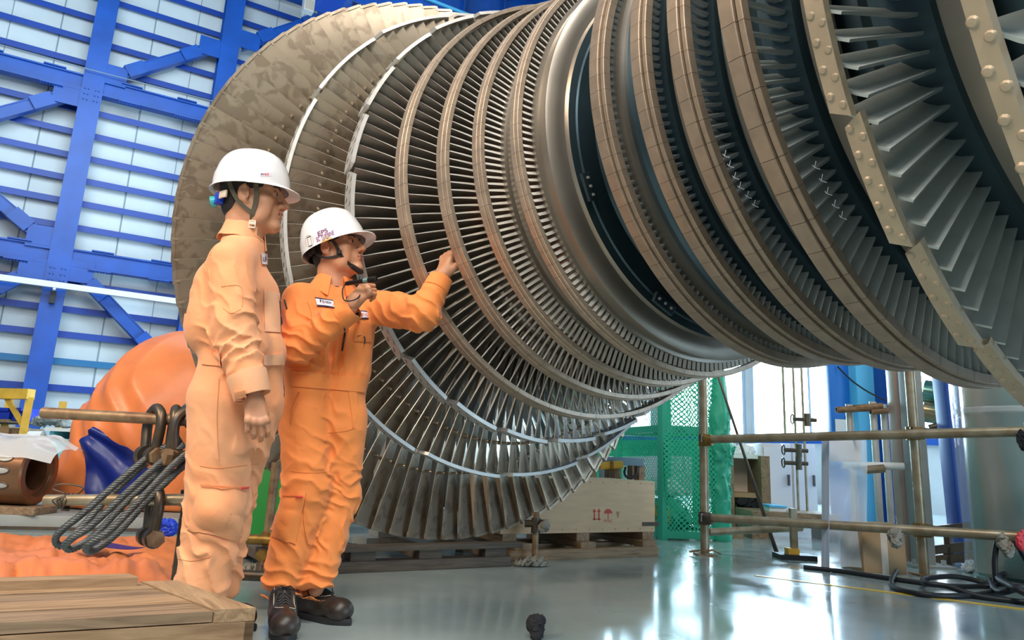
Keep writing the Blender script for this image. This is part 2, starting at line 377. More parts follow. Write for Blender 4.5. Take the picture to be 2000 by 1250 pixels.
# steel frame of the panelled wall: columns, girts, two beams, braces -- each its own structural member
YF = YW - 0.45
cols = [-6.2, -3.05, 0.12, 3.30, 6.5, 9.7, 12.9]
CW = 0.50
def fcol(x):
    m = MB()
    for s in (-1, 1): m.box((x, YF + s * 0.20, 8.2), (CW, 0.03, 16.4))
    m.box((x, YF, 8.2), (0.03, 0.38, 16.4))
    for z in (4.4, 4.55, 4.7, 9.2, 9.35, 9.5):
        for sx in (-0.16, -0.08, 0.08, 0.16): m.cyl((x + sx, YF - 0.235, z), (x + sx, YF - 0.26, z), 0.018, n=6)
    return m
for x in cols: struct(fcol(x).build('wall_column', M['blue']))
GZ = [0.60, 1.23, 1.88, 2.53, 3.20, 3.83, 4.49, 5.95, 6.60, 7.22, 7.84, 8.48, 9.13, 10.45, 11.13, 11.78, 12.44, 13.10, 13.76, 15.0, 15.66]
for z in GZ:
    m = MB(); m.box((3, YW - 0.09, z), (27.8, 0.18, 0.03)); m.box((3, YW - 0.17, z - 0.05), (27.8, 0.025, 0.16))
    struct(m.build('wall_girt', M['blue2'] if z > 2.6 or z < 2.5 else mat('teal_steel_paint', (0.01, 0.16, 0.36), 0.45)))
for z in (5.02, 9.65, 14.35):
    m = MB(); m.ibeam((-10.5, YF - 0.05, z), (15, YF - 0.05, z), 0.30, 0.46, 0.04)
    m.box((3, YF - 0.12, z), (25, 0.02, 0.42))
    for x in cols:
        for sx in (-0.9, 0.9):
            m.box((x + sx, YF - 0.21, z + 0.25), (0.5, 0.1, 0.03)); m.box((x + sx, YF - 0.21, z - 0.25), (0.5, 0.1, 0.03))
            for q in range(8): m.cyl((x + sx - 0.24 + 0.068 * q, YF - 0.2, z - 0.30), (x + sx - 0.24 + 0.068 * q, YF - 0.2, z - 0.24), 0.018, n=6)
    struct(m.build('wall_beam', M['blue']))
def brace(x0, z0, x1, z1):
    m = MB(); y = YF - 0.02; a = Vector((x0, y, z0)); b = Vector((x1, y, z1)); d = (b - a).normalized()
    m.ibeam(a, b, 0.26, 0.30, 0.03, up=(d.z, 0, -d.x) if d.z > 0 else (-d.z, 0, d.x))
    m.bar(a + Vector((0, -0.1, 0)), b + Vector((0, -0.1, 0)), 0.02, 0.30, up=(-d.z, 0, d.x))
    for p, s in ((a, 1), (b, -1)):                          # gusset plates and splice bolts at the ends
        q = p + d * s * 0.25; m.box((q.x, y - 0.16, q.z), (0.62, 0.03, 0.55))
        e = p + d * s * 0.85; m.bar(e - d * 0.25 + Vector((0, -0.15, 0)), e + d * 0.25 + Vector((0, -0.15, 0)), 0.10, 0.34, up=(-d.z, 0, d.x))
    struct(m.build('wall_brace', M['blue']))
brace(0.35, 9.92, 3.0, 11.85); brace(3.6, 12.1, 6.2, 14.1); brace(-2.8, 7.6, -0.2, 9.38); brace(-2.9, 7.25, -0.15, 5.28); brace(0.40, 4.86, 3.0, 2.55); brace(-0.2, 4.75, -2.8, 2.5)
m = MB(); m.bar((-10, YF - 0.55, 4.22), (10, YF - 0.55, 4.22), 0.10, 0.14)
for x in cols: m.box((x, YF - 0.40, 4.15), (0.06, 0.36, 0.10)); m.box((x, YF - 0.30, 3.95), (0.12, 0.12, 0.30), mi=1)
struct(m.build('trim_3', [M['white_paint'], M['black']]))
m = MB(); m.tube([(-10, YF - 0.35, 10.1), (0, YF - 0.35, 9.98), (10, YF - 0.35, 10.1)], 0.012, 6); struct(m.build('trim_4', M['seam']))
# overhead: crane girder and roof edge beams over the rotor
m = MB(); a, b = onY(835, 29, 16.0), onY(1115, -70, 16.0)
m.box((8.5, 16.0, a.z + 0.62), (9.5, 0.5, 1.5)); m.box((8.5, 15.85, a.z - 0.12), (9.5, 0.95, 0.08)); m.box((8.5, 15.85, a.z + 1.4), (9.5, 0.95, 0.08))
for i in range(8): m.box((4.3 + i * 1.2, 15.70, a.z + 0.62), (0.04, 0.16, 1.4))
cr = thing('crane_girder', 'deep blue overhead crane girder above the rotor, cut off by the top edge', 'crane girder', (8.5, 16.0, a.z))
m.build('box_girder', M['blue'], cr)
m = MB(); m.tube([(4.0, 15.45, a.z + 0.05), (13, 15.45, a.z + 0.05)], 0.05, 8); m.build('conductor_pipe', M['lightblue'], cr)
for x in (4.6, 12.4): m = MB(); m.box((x, 16, a.z - 0.35), (0.5, 1.3, 0.42)); m.build('end_carriage', M['blue2'], cr)
m = MB(); m.box((3.0, 13.9, 16.20), (26, 0.3, 0.5)); m.box((3.0, 18.3, 16.15), (26, 0.3, 0.5)); struct(m.build('ceiling_beam', M['blue']))
_l = onz(836, 5, 15.4)
for x, y in ((_l.x, _l.y), (_l.x + 3, _l.y), (_l.x - 3, _l.y)):
    lm = thing('skylight_lamp', 'white strip lamp under the roof at the top edge', 'lamp', (x, y, 15.45), 'roof strip lamps')
    MB().box((x, y, 15.44), (1.5, 0.5, 0.10)).box((x, y, 15.93), (0.04, 0.04, 0.90)).build('lamp_housing', M['white_paint'], lm)
    MB().box((x, y, 15.38), (1.4, 0.42, 0.02)).build('diffuser', mat('lit_diffuser', (1, 1, 1), 0.4, emit=(1, 0.97, 0.92), estr=6.0), lm)
p = onY(602, 12, 20.2)
lm = thing('floodlight', 'small white floodlight high on the panelled wall left of the rotor top', 'lamp', p)
MB().box(p, (0.30, 0.25, 0.42)).box(p + Vector((0, 0.35, 0.0)), (0.06, 0.5, 0.06)).build('housing', M['white_paint'], lm)
MB().box(p + Vector((0, -0.13, -0.02)), (0.24, 0.02, 0.30)).build('lens', M['buckle'], lm)
# yellow walkway line painted on the floor
a, b = onz(1505, 1128), onz(1995, 1190); d = (b - a).normalized()
m = MB(); m.bar(a - d * 0.1 + Vector((0, 0, 0.002)), b + d * 2.5 + Vector((0, 0, 0.002)), 0.055, 0.003); struct(m.build('floor_line', M['line']))

SHOW_LIST = [(0,31),(0,32),(0,33),(0,34),(0,35),(0,36),(0,37),(0,38),(0,39),(0,40),(0,41),(0,42),(0,43),(0,44),(0,45),(0,46),(0,47),(0,48),(0,49),(0,50),(0,51),(0,52),(0,66),(0,67),(0,68),(0,69),(0,70),(0,71),(0,72),(0,73),(0,74),(0,75),(0,76),(0,77),(0,78),(0,79),(0,80),(1,49),(1,50),(1,51),(1,52),(1,53),(1,54),(1,55),(1,56),(1,57),(1,58),(1,59),(1,60),(1,75),(1,76),(1,77),(1,78),(1,79),(1,80),(1,81),(1,82),(1,83),(1,84),(1,85),(2,59),(2,60),(2,61),(2,62),(2,63),(2,64),(2,65),(2,68),(2,69),(2,70),(10,86),(10,89),(10,90),(10,91),(10,92),(10,93),(10,94),(10,95),(10,96),(10,97),(10,98),(10,99),(10,100),(11,67),(11,68),(11,69),(11,70),(11,71),(11,72),(11,73),(11,74),(11,75),(11,76),(11,77),(11,78),(11,79),(11,80),(11,81),(11,82),(12,68)]

# ================================================================== TURBINE ROTOR
K = 0.62                                   # metres per unit of the stage table
RC = Vector((4 * K, 0, HC + 2.212 * K))    # shaft centre line: through RC along Y
def rp(r, al, s): return Vector((RC.x + r * K * math.cos(al), -s * K, RC.z + r * K * math.sin(al)))
rotor = thing('turbine_rotor', 'huge bladed steam turbine rotor lying horizontally across the hall', 'turbine rotor', (RC.x, 3.0, 0.0))
#        s0      w     Rtip   Rroot  n   chr   cht  gr gt thick camber kind
STG = [(-7.600, 0.06, 3.117, 1.40, 96, 0.245, 0.255, 14, 70, 0.016, 0.10, 'tip'),
       (-6.481, 0.13, 2.415, 1.42, 118, 0.185, 0.18, 14, 63, 0.014, 0.12, 'seg'),
       (-5.753, 0.15, 2.085, 1.43, 122, 0.155, 0.14, 16, 54, 0.016, 0.14, 'seg'),
       (-5.201, 0.150, 1.870, 1.44, 146, 0.13, 0.110, 18, 46, 0.014, 0.14, 'ring'),
       (-4.780, 0.130, 1.722, 1.46, 178, 0.11, 0.095, 18, 38, 0.013, 0.15, 'ring'),
       (-4.406, 0.105, 1.630, 1.465, 206, 0.09, 0.085, 22, 34, 0.012, 0.16, 'ring'),
       (-3.973, 0.085, 1.588, 1.48, 208, 0.075, 0.075, 24, 30, 0.012, 0.16, 'ring'),
       (-3.146, 0.105, 1.588, 1.48, 208, 0.085, 0.085, 34, 34, 0.012, 0.16, 'ring'),
       (-2.781, 0.095, 1.598, 1.47, 206, 0.09, 0.09, 34, 34, 0.012, 0.16, 'ring'),
       (-2.445, 0.095, 1.656, 1.465, 178, 0.105, 0.105, 33, 35, 0.013, 0.15, 'ring'),
       (-2.033, 0.105, 1.772, 1.455, 146, 0.12, 0.12, 33, 36, 0.014, 0.14, 'ring'),
       (-1.509, 0.080, 1.998, 1.45, 122, 0.14, 0.14, 34, 38, 0.016, 0.14, 'seg'),
       (-0.849, 0.06, 2.450, 1.42, 118, 0.16, 0.16, 34, 42, 0.016, 0.12, 'seg')]
TE = [(0.006, 0.006), (0.007, 0.006), (0.028, 0.008), (0.021, 0.008), (0.023, 0.013), (0.025, 0.021), (0.026, 0.024), (0.02, 0.02), (0.02, 0.02), (0.02, 0.016), (0.02, 0.014), (0.016, 0.012), (0.016, 0.012)]   # trailing edge at root, at tip
def blade_geo(st, k):
    s0, w, Rt, Rr, n, cr_, ct, gr, gt, th, cam_, kind = st
    sg = 1 if k < 7 else -1
    NR = 12 if Rt - Rr > 0.5 else (8 if Rt - Rr > 0.2 else 5); xs = [-0.5, -0.35, -0.1, 0.2, 0.5]
    vs_ = []
    for i in range(NR + 1):
        t = i / NR; r = (Rr - 0.02 + ((Rt - (0.004 if kind == 'tip' else 0.036)) - Rr + 0.02) * t); tt = t
        ch = cr_ + (ct - cr_) * t; g = math.radians(gr + (gt - gr) * tt)
        c = Vector((0, -math.cos(g), -sg * math.sin(g))); nn = Vector((0, math.sin(g), -sg * math.cos(g)))
        thk = th * (1.15 - 0.7 * t) if kind != 'ring' else th * (1.1 - 0.3 * t); cm = cam_ * (1 - 0.75 * t)
        up_, lo_ = [], []
        for x in xs:
            te = TE[k][0] + (TE[k][1] - TE[k][0]) * t
            prof = {-0.5: 0.30 * thk, -0.35: 0.95 * thk, -0.1: thk, 0.2: max(0.62 * thk, te), 0.5: te}[x] / 2
            base = Vector((r, 0, 0)) + c * (x * ch) + nn * (cm * ch * (1 - 4 * x * x) - cm * ch * 0.5)
            up_.append(base + nn * prof); lo_.append(base - nn * prof)
        vs_ += up_ + lo_[::-1]
    N = 10; fs = []; fm = []
    for i in range(NR):
        for j in range(N): fs.append((i * N + j, (i + 1) * N + j, (i + 1) * N + (j + 1) % N, i * N + (j + 1) % N)); fm.append(1 if j == 4 and k != 0 else 0)
    fs.append(tuple(range(NR * N, NR * N + N))); fs.append(tuple(range(N - 1, -1, -1)))
    # snubbers / lacing bosses standing out of the blade at part span, and the flat tip seat
    mb = MB(); mb.add(vs_, fs); mb.m = fm + [0, 0]
    if k in (0, 1, 12):
        t = 0.60 if k == 0 else 0.68; r = Rr + (Rt - Rr) * t; g = math.radians(gr + (gt - gr) * t)
        nn = Vector((0, math.sin(g), -sg * math.cos(g))); c = Vector((0, -math.cos(g), -sg * math.sin(g)))
        q = Vector((r, 0, 0)) + c * 0.02; L_ = 0.5 * 2 * PI * r / n
        mb.cyl(q - nn * L_ * 0.9, q + nn * L_ * 0.9, 0.013, n=8)
        mb.cyl(q + nn * L_ * 0.62, q + nn * L_ * 0.95, 0.019, n=8)
    if k == 0:
        g = math.radians(gt); c = Vector((0, -math.cos(g), -sg * math.sin(g))); nn = Vector((0, math.sin(g), -sg * math.cos(g)))
        mb.bar(Vector((Rt - 0.012, 0, 0)) - c * 0.115 - nn * 0.006, Vector((Rt - 0.012, 0, 0)) + c * 0.105 - nn * 0.006, 0.012, 0.030, up=(1, 0, 0))
        mb.bar(Vector((Rt - 0.055, 0, 0)) + c * 0.112, Vector((Rt - 0.005, 0, 0)) + c * 0.112, 0.03, 0.014, up=c)
    return [v * K for v in mb.v], mb.f, mb.m
def WB(k):                                 # axial width of the blade feet
    st = STG[k]; return max(st[1], (st[5] * math.cos(math.radians(st[7])) + 0.01) if k >= 7 else 0)
SHOW = {}                                  # blades that show largest: parts of their own
for k, i in SHOW_LIST: SHOW.setdefault(k, set()).add(i)
rest = MB(); rest_f = []
for k, st in enumerate(STG):
    bv, bf, bm_ = blade_geo(st, k); n = st[4]; yc = -(st[0] + WB(k) / 2) * K
    mi = 0 if k in (0, 1) else (1 if k < 7 else 2)
    mt = [M['blade_big'], M['blade'], M['blade_dark']][mi]; me2 = M['edge'] if k < 7 else M['edge_dark']
    me = None
    ca = np.array([tuple(v) for v in bv])
    for i in range(n):
        al = 2 * PI * (i + 0.37) / n
        if i in SHOW.get(k, ()):
            if me is None:
                o = link_mesh('blade', bv, bf, [mt, me2], None, 40, bm_); me = o.data
            else:
                o = bpy.data.objects.new('blade', me); COL.objects.link(o)
            o.location = (RC.x, yc, RC.z); o.rotation_euler = (0, -al, 0); adopt(o, rotor)
        else:
            c_, s_ = math.cos(al), math.sin(al); n0 = len(rest.v)
            rest.v += [(RC.x + x * c_ - z * s_, yc + y, RC.z + x * s_ + z * c_) for x, y, z in ca]
            rest.f += [tuple(a + n0 for a in f) for f in bf]; rest.m += [(3 if k < 7 else 4) if q_ else mi for q_ in bm_]
o = rest.build('blading', [M['blade_big'], M['blade'], M['blade_dark'], M['edge'], M['edge_dark']], rotor, 40); o['kind'] = 'stuff'
# shaft with its wheel rims
prof = [(0.0, -8.75), (0.42, -8.75), (0.42, -8.30), (0.62, -8.25), (0.62, -7.95), (1.30, -7.9)]
for k, st in enumerate(STG):
    a, b = st[0], st[0] + WB(k); e = {0: 0.16, 1: 0.07, 2: 0.06, 11: 0.05, 12: 0.07}.get(k, 0.035); R_ = st[3]
    if k == 7:                             # the waist between the two flows
        prof += [(1.50, -3.86), (1.50, -3.835), (1.475, -3.83), (1.47, -3.74), (1.49, -3.735), (1.49, -3.72), (1.45, -3.70), (1.40, -3.695), (1.36, -3.69), (1.35, -3.66), (1.30, -3.65), (1.29, -3.64), (1.16, -3.63), (1.12, -3.56), (1.12, -3.36), (1.40, -3.33), (1.44, -3.30)]
    if k in (1, 2): prof += [(R_ - 0.12, a - e - 0.05)]
    prof += [(R_ - 0.03, a - e - 0.02), (R_, a - e), (R_, b + e), (R_ - 0.03, b + e + 0.01)]
    gap = {0: 1.15, 1: 1.22, 2: 1.30, 3: 1.38, 4: 1.42, 5: 1.42, 7: 1.44, 8: 1.42, 9: 1.38, 10: 1.32, 11: 1.24}.get(k)
    if gap: nx = STG[k + 1][0]; prof += [(gap + 0.03, b + e + 0.06), (gap, b + e + 0.10), (gap, nx - 0.16), (gap + 0.02, nx - 0.14)]
prof += [(1.25, -0.55), (1.18, -0.4), (1.18, 0.35), (0.62, 0.4), (0.62, 1.0), (0.40, 1.02), (0.40, 1.6), (0.0, 1.6)]
m = MB(); m.lathe([(r * K, -s * K) for r, s in prof], (RC.x, 0, RC.z), (0, 1, 0), 180)
PN = len(prof)
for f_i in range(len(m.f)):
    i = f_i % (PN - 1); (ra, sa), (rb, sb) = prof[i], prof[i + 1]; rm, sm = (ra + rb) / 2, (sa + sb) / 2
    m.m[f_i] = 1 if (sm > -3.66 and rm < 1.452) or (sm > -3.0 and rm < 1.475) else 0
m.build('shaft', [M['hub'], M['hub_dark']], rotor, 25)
# smooth collars beside the short rows, seen as pale bands between the rings
for s, r, ww in ((-4.235, 1.455, 0.11), (-2.63, 1.462, 0.09), (-2.29, 1.452, 0.10), (-1.86, 1.44, 0.12), (-1.33, 1.42, 0.14)):
    m = MB(); m.lathe([(r * K - 0.03, -s * K), (r * K, -s * K - 0.004), (r * K, -(s + ww) * K + 0.004), (r * K - 0.03, -(s + ww) * K)], (RC.x, 0, RC.z), (0, 1, 0), 160)
    m.build('collar', M['hub'], rotor, 30)
# balance weights bolted in the groove of the waist
for px, py in ((1140, 368), (1293, 592)):
    sW = -3.62 * K
    q = onY(px, py, -sW); al = math.atan2(q.z - RC.z, q.x - RC.x); m = MB(); r = 1.30
    R = Matrix.Rotation(-al, 3, 'Y')
    m.box(rp(1.325, al, -3.60), (0.045, 0.018, 0.115), R, bev=0.003)
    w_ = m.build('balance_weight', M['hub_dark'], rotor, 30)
    m = MB()
    for dz in (-0.035, 0.0, 0.035):
        c0 = rp(1.325, al, -3.60) + R @ Vector((0, -0.008, dz)); m.cyl(c0, c0 + Vector((0, -0.006, 0)), 0.006, n=10)
    m.build('bolt', M['segment'], w_, 30)
# shrouds: plated rings on the short rows, separate cover plates on the long rows
for k, st in enumerate(STG):
    s0, w, Rt, Rr, n, *_r, kind = st
    if kind == 'ring':
        m = MB(); L_side = k < 7; npl = n // (2 if L_side else 2)
        tiers = ([(0.0, 0.605, 0.016), (0.612, 0.388, 0.008)] if L_side else [(0.0, 0.74, 0.0), (0.77, 0.30, -0.016)])
        for f0, fw, dr in tiers:
            for i in range(npl):
                a0, a1 = 2 * PI * (i + 0.008) / npl, 2 * PI * (i + 0.992) / npl; R0, R1 = Rt - 0.035 + dr - (0.012 if dr < 0 else 0), Rt + dr
                A, B = s0 + w * f0, s0 + w * (f0 + fw); sh = 0.004; sub = 2; vs_ = []
                for q in range(sub + 1):
                    al = a0 + (a1 - a0) * q / sub
                    for r, s in ((R0, A), (R1 - sh, A), (R1, A + sh), (R1, B - sh), (R1 - sh, B), (R0, B)): vs_.append(rp(r, al, s))
                fs = []
                for q in range(sub):
                    for j in range(6): fs.append((q * 6 + j, q * 6 + (j + 1) % 6, (q + 1) * 6 + (j + 1) % 6, (q + 1) * 6 + j))
                fs += [tuple(range(5, -1, -1)), tuple(sub * 6 + j for j in range(6))]
                m.add(vs_, fs)
                if not L_side and f0 == 0.0 and k >= 9:      # engraved machining lines on the plates
                    pass
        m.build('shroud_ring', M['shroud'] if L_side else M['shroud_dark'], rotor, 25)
    elif kind == 'seg':
        npl = {1: 16, 2: 24, 11: 24, 12: 16}[k]; nb = n / npl
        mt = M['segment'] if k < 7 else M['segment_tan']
        for i in range(npl):
            a0, a1 = 2 * PI * (i + 0.03) / npl, 2 * PI * (i + 0.97) / npl; sub = 10; m = MB(); vs_ = []
            lean = 0.020
            for q in range(sub + 1):
                f = q / sub; al = a0 + (a1 - a0) * f
                # overlapping plates: each one lifts a little towards one end, ends cut at a slant
                dr = 0.022 * (f - 0.5); skew = 0.030 * (1 if q == 0 else (-1 if q == sub else 0))
                for r, s in ((Rt - 0.030 + dr, s0), (Rt + dr, s0 + 0.004), (Rt + dr, s0 + w - 0.004), (Rt - 0.030 + dr, s0 + w)):
                    fr = (s - s0) / w - 0.5
                    vs_.append(rp(r, al + (0.55 * skew * fr * (2.0 if k < 7 else -1.2) if q in (0, sub) else 0), s - lean * (f - 0.5)))
            fs = []
            for q in range(sub):
                for j in range(4): fs.append((q * 4 + j, q * 4 + (j + 1) % 4, (q + 1) * 4 + (j + 1) % 4, (q + 1) * 4 + j))
            fs += [(3, 2, 1, 0), tuple(sub * 4 + j for j in range(4))]
            m.add(vs_, fs)
            nbl = round(nb)
            for q in range(nbl):                             # tenon heads: a crescent and a bump for every blade
                f = (q + 0.5) / nbl; al = a0 + (a1 - a0) * f; dr = 0.022 * (f - 0.5)
                for ds, da in ((0.28, -0.010), (0.72, 0.010)):
                    c = rp(Rt + dr, al + da, s0 + w * ds - lean * (f - 0.5)); e = (rp(Rt + 1, al, 0) - rp(Rt, al, 0)).normalized(); t = Vector((-e.z, 0, e.x)); yv = Vector((0, 1, 0))
                    dv = (t * 0.8 + yv * (0.6 if k < 7 else -0.6)).normalized(); hl = 0.016 if k < 7 else 0.014
                    if k < 7:
                        pts = [c + dv * (hl * u) + e.cross(dv) * (0.005 * (1 - u * u)) + e * 0.0005 for u in (-1, -0.5, 0, 0.5, 1)]
                        m.tube(pts, [0.0008, 0.0018, 0.0022, 0.0018, 0.0008], 5, 1)
                    else:
                        m.lathe([(0.0, 0.004), (0.007, 0.0035), (0.011, -0.001)], c, e, 10)
            m.build('shroud_segment', [mt, M['iron']], rotor, 30)
# chalk check marks on blades of the near flow
mk = [(3, x, y) for x, y in ()] 
for k, pts in ((9, [(1418, 300), (1427, 320), (1437, 343), (1447, 362), (1462, 380), (1475, 397)]), (10, [(1594, 322), (1607, 348), (1618, 373), (1632, 398), (1646, 420)])):
    st = STG[k]
    for j, (px, py) in enumerate(pts):
        q = onY(px, py, -(st[0] + WB(k) + 0.012) * K); m = MB()
        a = _rt; b = Vector((0, 0, 1)); z = 0.011
        m.tube([q + b * z, q - a * z * 0.4 - b * z * 0.7, q + a * z * 0.9 - b * z * 1.1], 0.0011, 5)
        m.tube([q - a * z * 0.9 - b * z * 0.1, q - a * z * 0.4 - b * z * 0.7], 0.0011, 5)
        m.build('chalk_mark', M['white_chalk'], rotor)
# the pedestals that carry the journals, beyond either end of the picture
for y, lab in ((8.52 * K, 'steel pedestal under the rotor shaft behind the largest disc'), (-1.32 * K, 'steel pedestal under the near end of the rotor shaft')):
    t = thing('bearing_pedestal', lab, 'pedestal', (RC.x, y, 0))
    m = MB(); m.box((RC.x, y, 0.06), (0.7, 0.26, 0.12)); m.box((RC.x, y, 0.92), (0.5, 0.18, 1.62)); m.build('frame', M['grey'], t)
    m = MB(); rr = 0.262 if y > 0 else 0.25
    vs_ = []; ns = 16
    for yy in (y - 0.09, y + 0.09):
        for i in range(ns + 1):
            a = PI + PI * i / ns
            for r in (rr, rr + 0.10): vs_.append((RC.x + r * math.cos(a), yy, RC.z + r * math.sin(a)))
    o_ = (ns + 1) * 2; fs = []
    for i in range(ns):
        p = i * 2; fs += [(p, p + 1, p + 3, p + 2), (o_ + p, o_ + p + 2, o_ + p + 3, o_ + p + 1), (p, p + 2, o_ + p + 2, o_ + p), (p + 1, o_ + p + 1, o_ + p + 3, p + 3)]
    fs += [(0, o_, o_ + 1, 1), (ns * 2, ns * 2 + 1, o_ + ns * 2 + 1, o_ + ns * 2)]
    m.add(vs_, fs); m.build('saddle', M['grey'], t, 30)

# ================================================================== PEOPLE
_NR = np.random.RandomState(3).rand(32, 32, 32).astype(np.float32)
def vnoise(p):                             # smooth lattice noise, p: (...,3) -> -1..1
    i = np.floor(p).astype(int); f = (p - i).astype(np.float32); f = f * f * (3 - 2 * f); i &= 31; j = (i + 1) & 31
    def L(a, b, c): return _NR[a, b, c]
    x0, y0, z0 = i[..., 0], i[..., 1], i[..., 2]; x1, y1, z1 = j[..., 0], j[..., 1], j[..., 2]; fx, fy, fz = f[..., 0], f[..., 1], f[..., 2]
    a = L(x0, y0, z0) * (1 - fx) + L(x1, y0, z0) * fx; b = L(x0, y1, z0) * (1 - fx) + L(x1, y1, z0) * fx
    c = L(x0, y0, z1) * (1 - fx) + L(x1, y0, z1) * fx; d = L(x0, y1, z1) * (1 - fx) + L(x1, y1, z1) * fx
    return ((a * (1 - fy) + b * fy) * (1 - fz) + (c * (1 - fy) + d * fy) * fz) * 2 - 1
class Form:                                # a signed-distance body, skinned by surface nets
    def __init__(s, lo, hi, h):
        s.lo = np.array(lo, np.float32); s.h = h; s.n = np.maximum(4, np.ceil((np.array(hi) - s.lo) / h).astype(int) + 1)
        s.d = np.full(s.n, 1.0, np.float32)
    def block(s, lo, hi):
        a = np.clip(np.floor((np.array(lo) - s.lo) / s.h).astype(int), 0, s.n); b = np.clip(np.ceil((np.array(hi) - s.lo) / s.h).astype(int) + 1, 0, s.n)
        if np.any(b <= a): return None, None
        sl = tuple(slice(x, y) for x, y in zip(a, b))
        g = np.stack(np.meshgrid(*[s.lo[k] + np.arange(a[k], b[k], dtype=np.float32) * s.h for k in range(3)], indexing='ij'), -1)
        return sl, g
    def put(s, sl, d, k, sub):
        o = s.d[sl]
        if sub:
            d = -d; hh = np.maximum(k - np.abs(o - d), 0) / max(k, 1e-6); s.d[sl] = np.maximum(o, d) + hh * hh * k * 0.25
        else:
            hh = np.maximum(k - np.abs(o - d), 0) / max(k, 1e-6); s.d[sl] = np.minimum(o, d) - hh * hh * k * 0.25
    def rc(s, a, b, ra, rb=None, k=0.02, sub=False):     # tapered capsule
        rb = ra if rb is None else rb; a = np.array(a, np.float32); b = np.array(b, np.float32); m = max(ra, rb) + k + 3 * s.h
        sl, g = s.block(np.minimum(a, b) - m, np.maximum(a, b) + m)
        if sl is None: return s
        ba = b - a; L2 = max(float(ba @ ba), 1e-9); t = np.clip(((g - a) @ ba) / L2, 0, 1)
        d = np.linalg.norm(g - a - t[..., None] * ba, axis=-1) - (ra + (rb - ra) * t); s.put(sl, d, k, sub); return s
    def chain(s, pts, rs, k=0.02):
        for i in range(len(pts) - 1): s.rc(pts[i], pts[i + 1], rs[i], rs[i + 1], k)
        return s
    def el(s, c, r, R=None, k=0.02, sub=False):          # ellipsoid; R: rows are its axes
        c = np.array(c, np.float32); r = np.array(r, np.float32); m = float(r.max()) + k + 3 * s.h
        sl, g = s.block(c - m, c + m)
        if sl is None: return s
        q = g - c
        if R is not None: q = q @ np.array(R, np.float32).T
        k0 = np.linalg.norm(q / r, axis=-1); k1 = np.linalg.norm(q / (r * r), axis=-1)
        s.put(sl, k0 * (k0 - 1) / np.maximum(k1, 1e-6), k, sub); return s
    def plane(s, p, n, k=0.01):                          # cut away the side n points to
        sl, g = s.block(s.lo, s.lo + s.n * s.h); n = np.array(n, np.float32); n /= np.linalg.norm(n)
        s.put(sl, -((g - np.array(p, np.float32)) @ n) * 1.0, k, True); return s
    def warp(s, c, R, fn):                               # add fn(points) to the distance near c
        sl, g = s.block(np.array(c) - R, np.array(c) + R)
        if sl is None: return s
        w = np.clip(1 - np.linalg.norm(g - np.array(c, np.float32), axis=-1) / R, 0, 1); w = w * w * (3 - 2 * w)
        near = np.abs(s.d[sl]) < 0.05
        o = s.d[sl]; v = np.zeros_like(o); pts = g[near]
        if len(pts): v[near] = fn(pts) * w[near]; s.d[sl] = o + v
        return s
    def folds(s, c, R, nrm, lam, amp, wob=1.2, freq=9.0, sharp=1.6):   # cloth folds whose ridges run across nrm
        nrm = np.array(nrm, np.float32); nrm /= np.linalg.norm(nrm); c = np.array(c, np.float32)
        def fn(p):
            ph = (p - c) @ nrm / lam + wob * vnoise(p * freq) * 0.5 + 0.35 * vnoise(p * freq * 2.3 + 7)
            r = np.abs(np.sin(PI * ph)); return amp * ((1 - r) ** sharp * 1.4 - 0.45) * -1.35
        return s.warp(c, R, fn)
    def rough(s, amp, freq):
        sl, g = s.block(s.lo, s.lo + s.n * s.h); near = np.abs(s.d) < 0.04; p = g[near]; s.d[near] += amp * vnoise(p * freq); return s
    def mesh(s, smooth=1):
        d = s.d; nx, ny, nz = d.shape; ins = d < 0
        cs = [(a, b, c) for a in (0, 1) for b in (0, 1) for c in (0, 1)]
        V = lambda arr, a, b, c: arr[a:nx - 1 + a, b:ny - 1 + b, c:nz - 1 + c]
        cnt = sum(V(ins, *c).astype(np.int8) for c in cs); act = (cnt > 0) & (cnt < 8)
        idx = np.full(act.shape, -1, np.int64); cell = np.argwhere(act); idx[act] = np.arange(len(cell))
        acc = np.zeros((len(cell), 3)); num = np.zeros(len(cell))
        for p in cs:
            for ax in range(3):
                if p[ax]: continue
                q = list(p); q[ax] = 1
                da = d[cell[:, 0] + p[0], cell[:, 1] + p[1], cell[:, 2] + p[2]]; db = d[cell[:, 0] + q[0], cell[:, 1] + q[1], cell[:, 2] + q[2]]
                cr = (da < 0) != (db < 0); t = np.where(cr, da / np.where(cr, da - db, 1), 0)
                pt = np.tile(np.array(p, float), (len(cell), 1)); pt[:, ax] += t; acc[cr] += pt[cr]; num[cr] += 1
        v = s.lo + (cell + acc / np.maximum(num, 1)[:, None]) * s.h
        F = []
        for ax in range(3):
            u, w = (ax + 1) % 3, (ax + 2) % 3
            sl0 = [slice(1, -1)] * 3; sl0[ax] = slice(0, d.shape[ax] - 1); sl1 = list(sl0); sl1[ax] = slice(1, d.shape[ax])
            A = ins[tuple(sl0)]; B = ins[tuple(sl1)]; e = np.argwhere(A != B); e0 = e.copy(); e0[:, u] += 1; e0[:, w] += 1
            flip = A[tuple(e.T)]
            def I(du, dw):
                q = e0.copy(); q[:, u] -= du; q[:, w] -= dw; return idx[tuple(q.T)]
            quad = np.stack([I(1, 1), I(0, 1), I(0, 0), I(1, 0)], 1); quad[~flip] = quad[~flip][:, ::-1]; F.append(quad)
        F = np.concatenate(F); F = F[(F >= 0).all(1)]
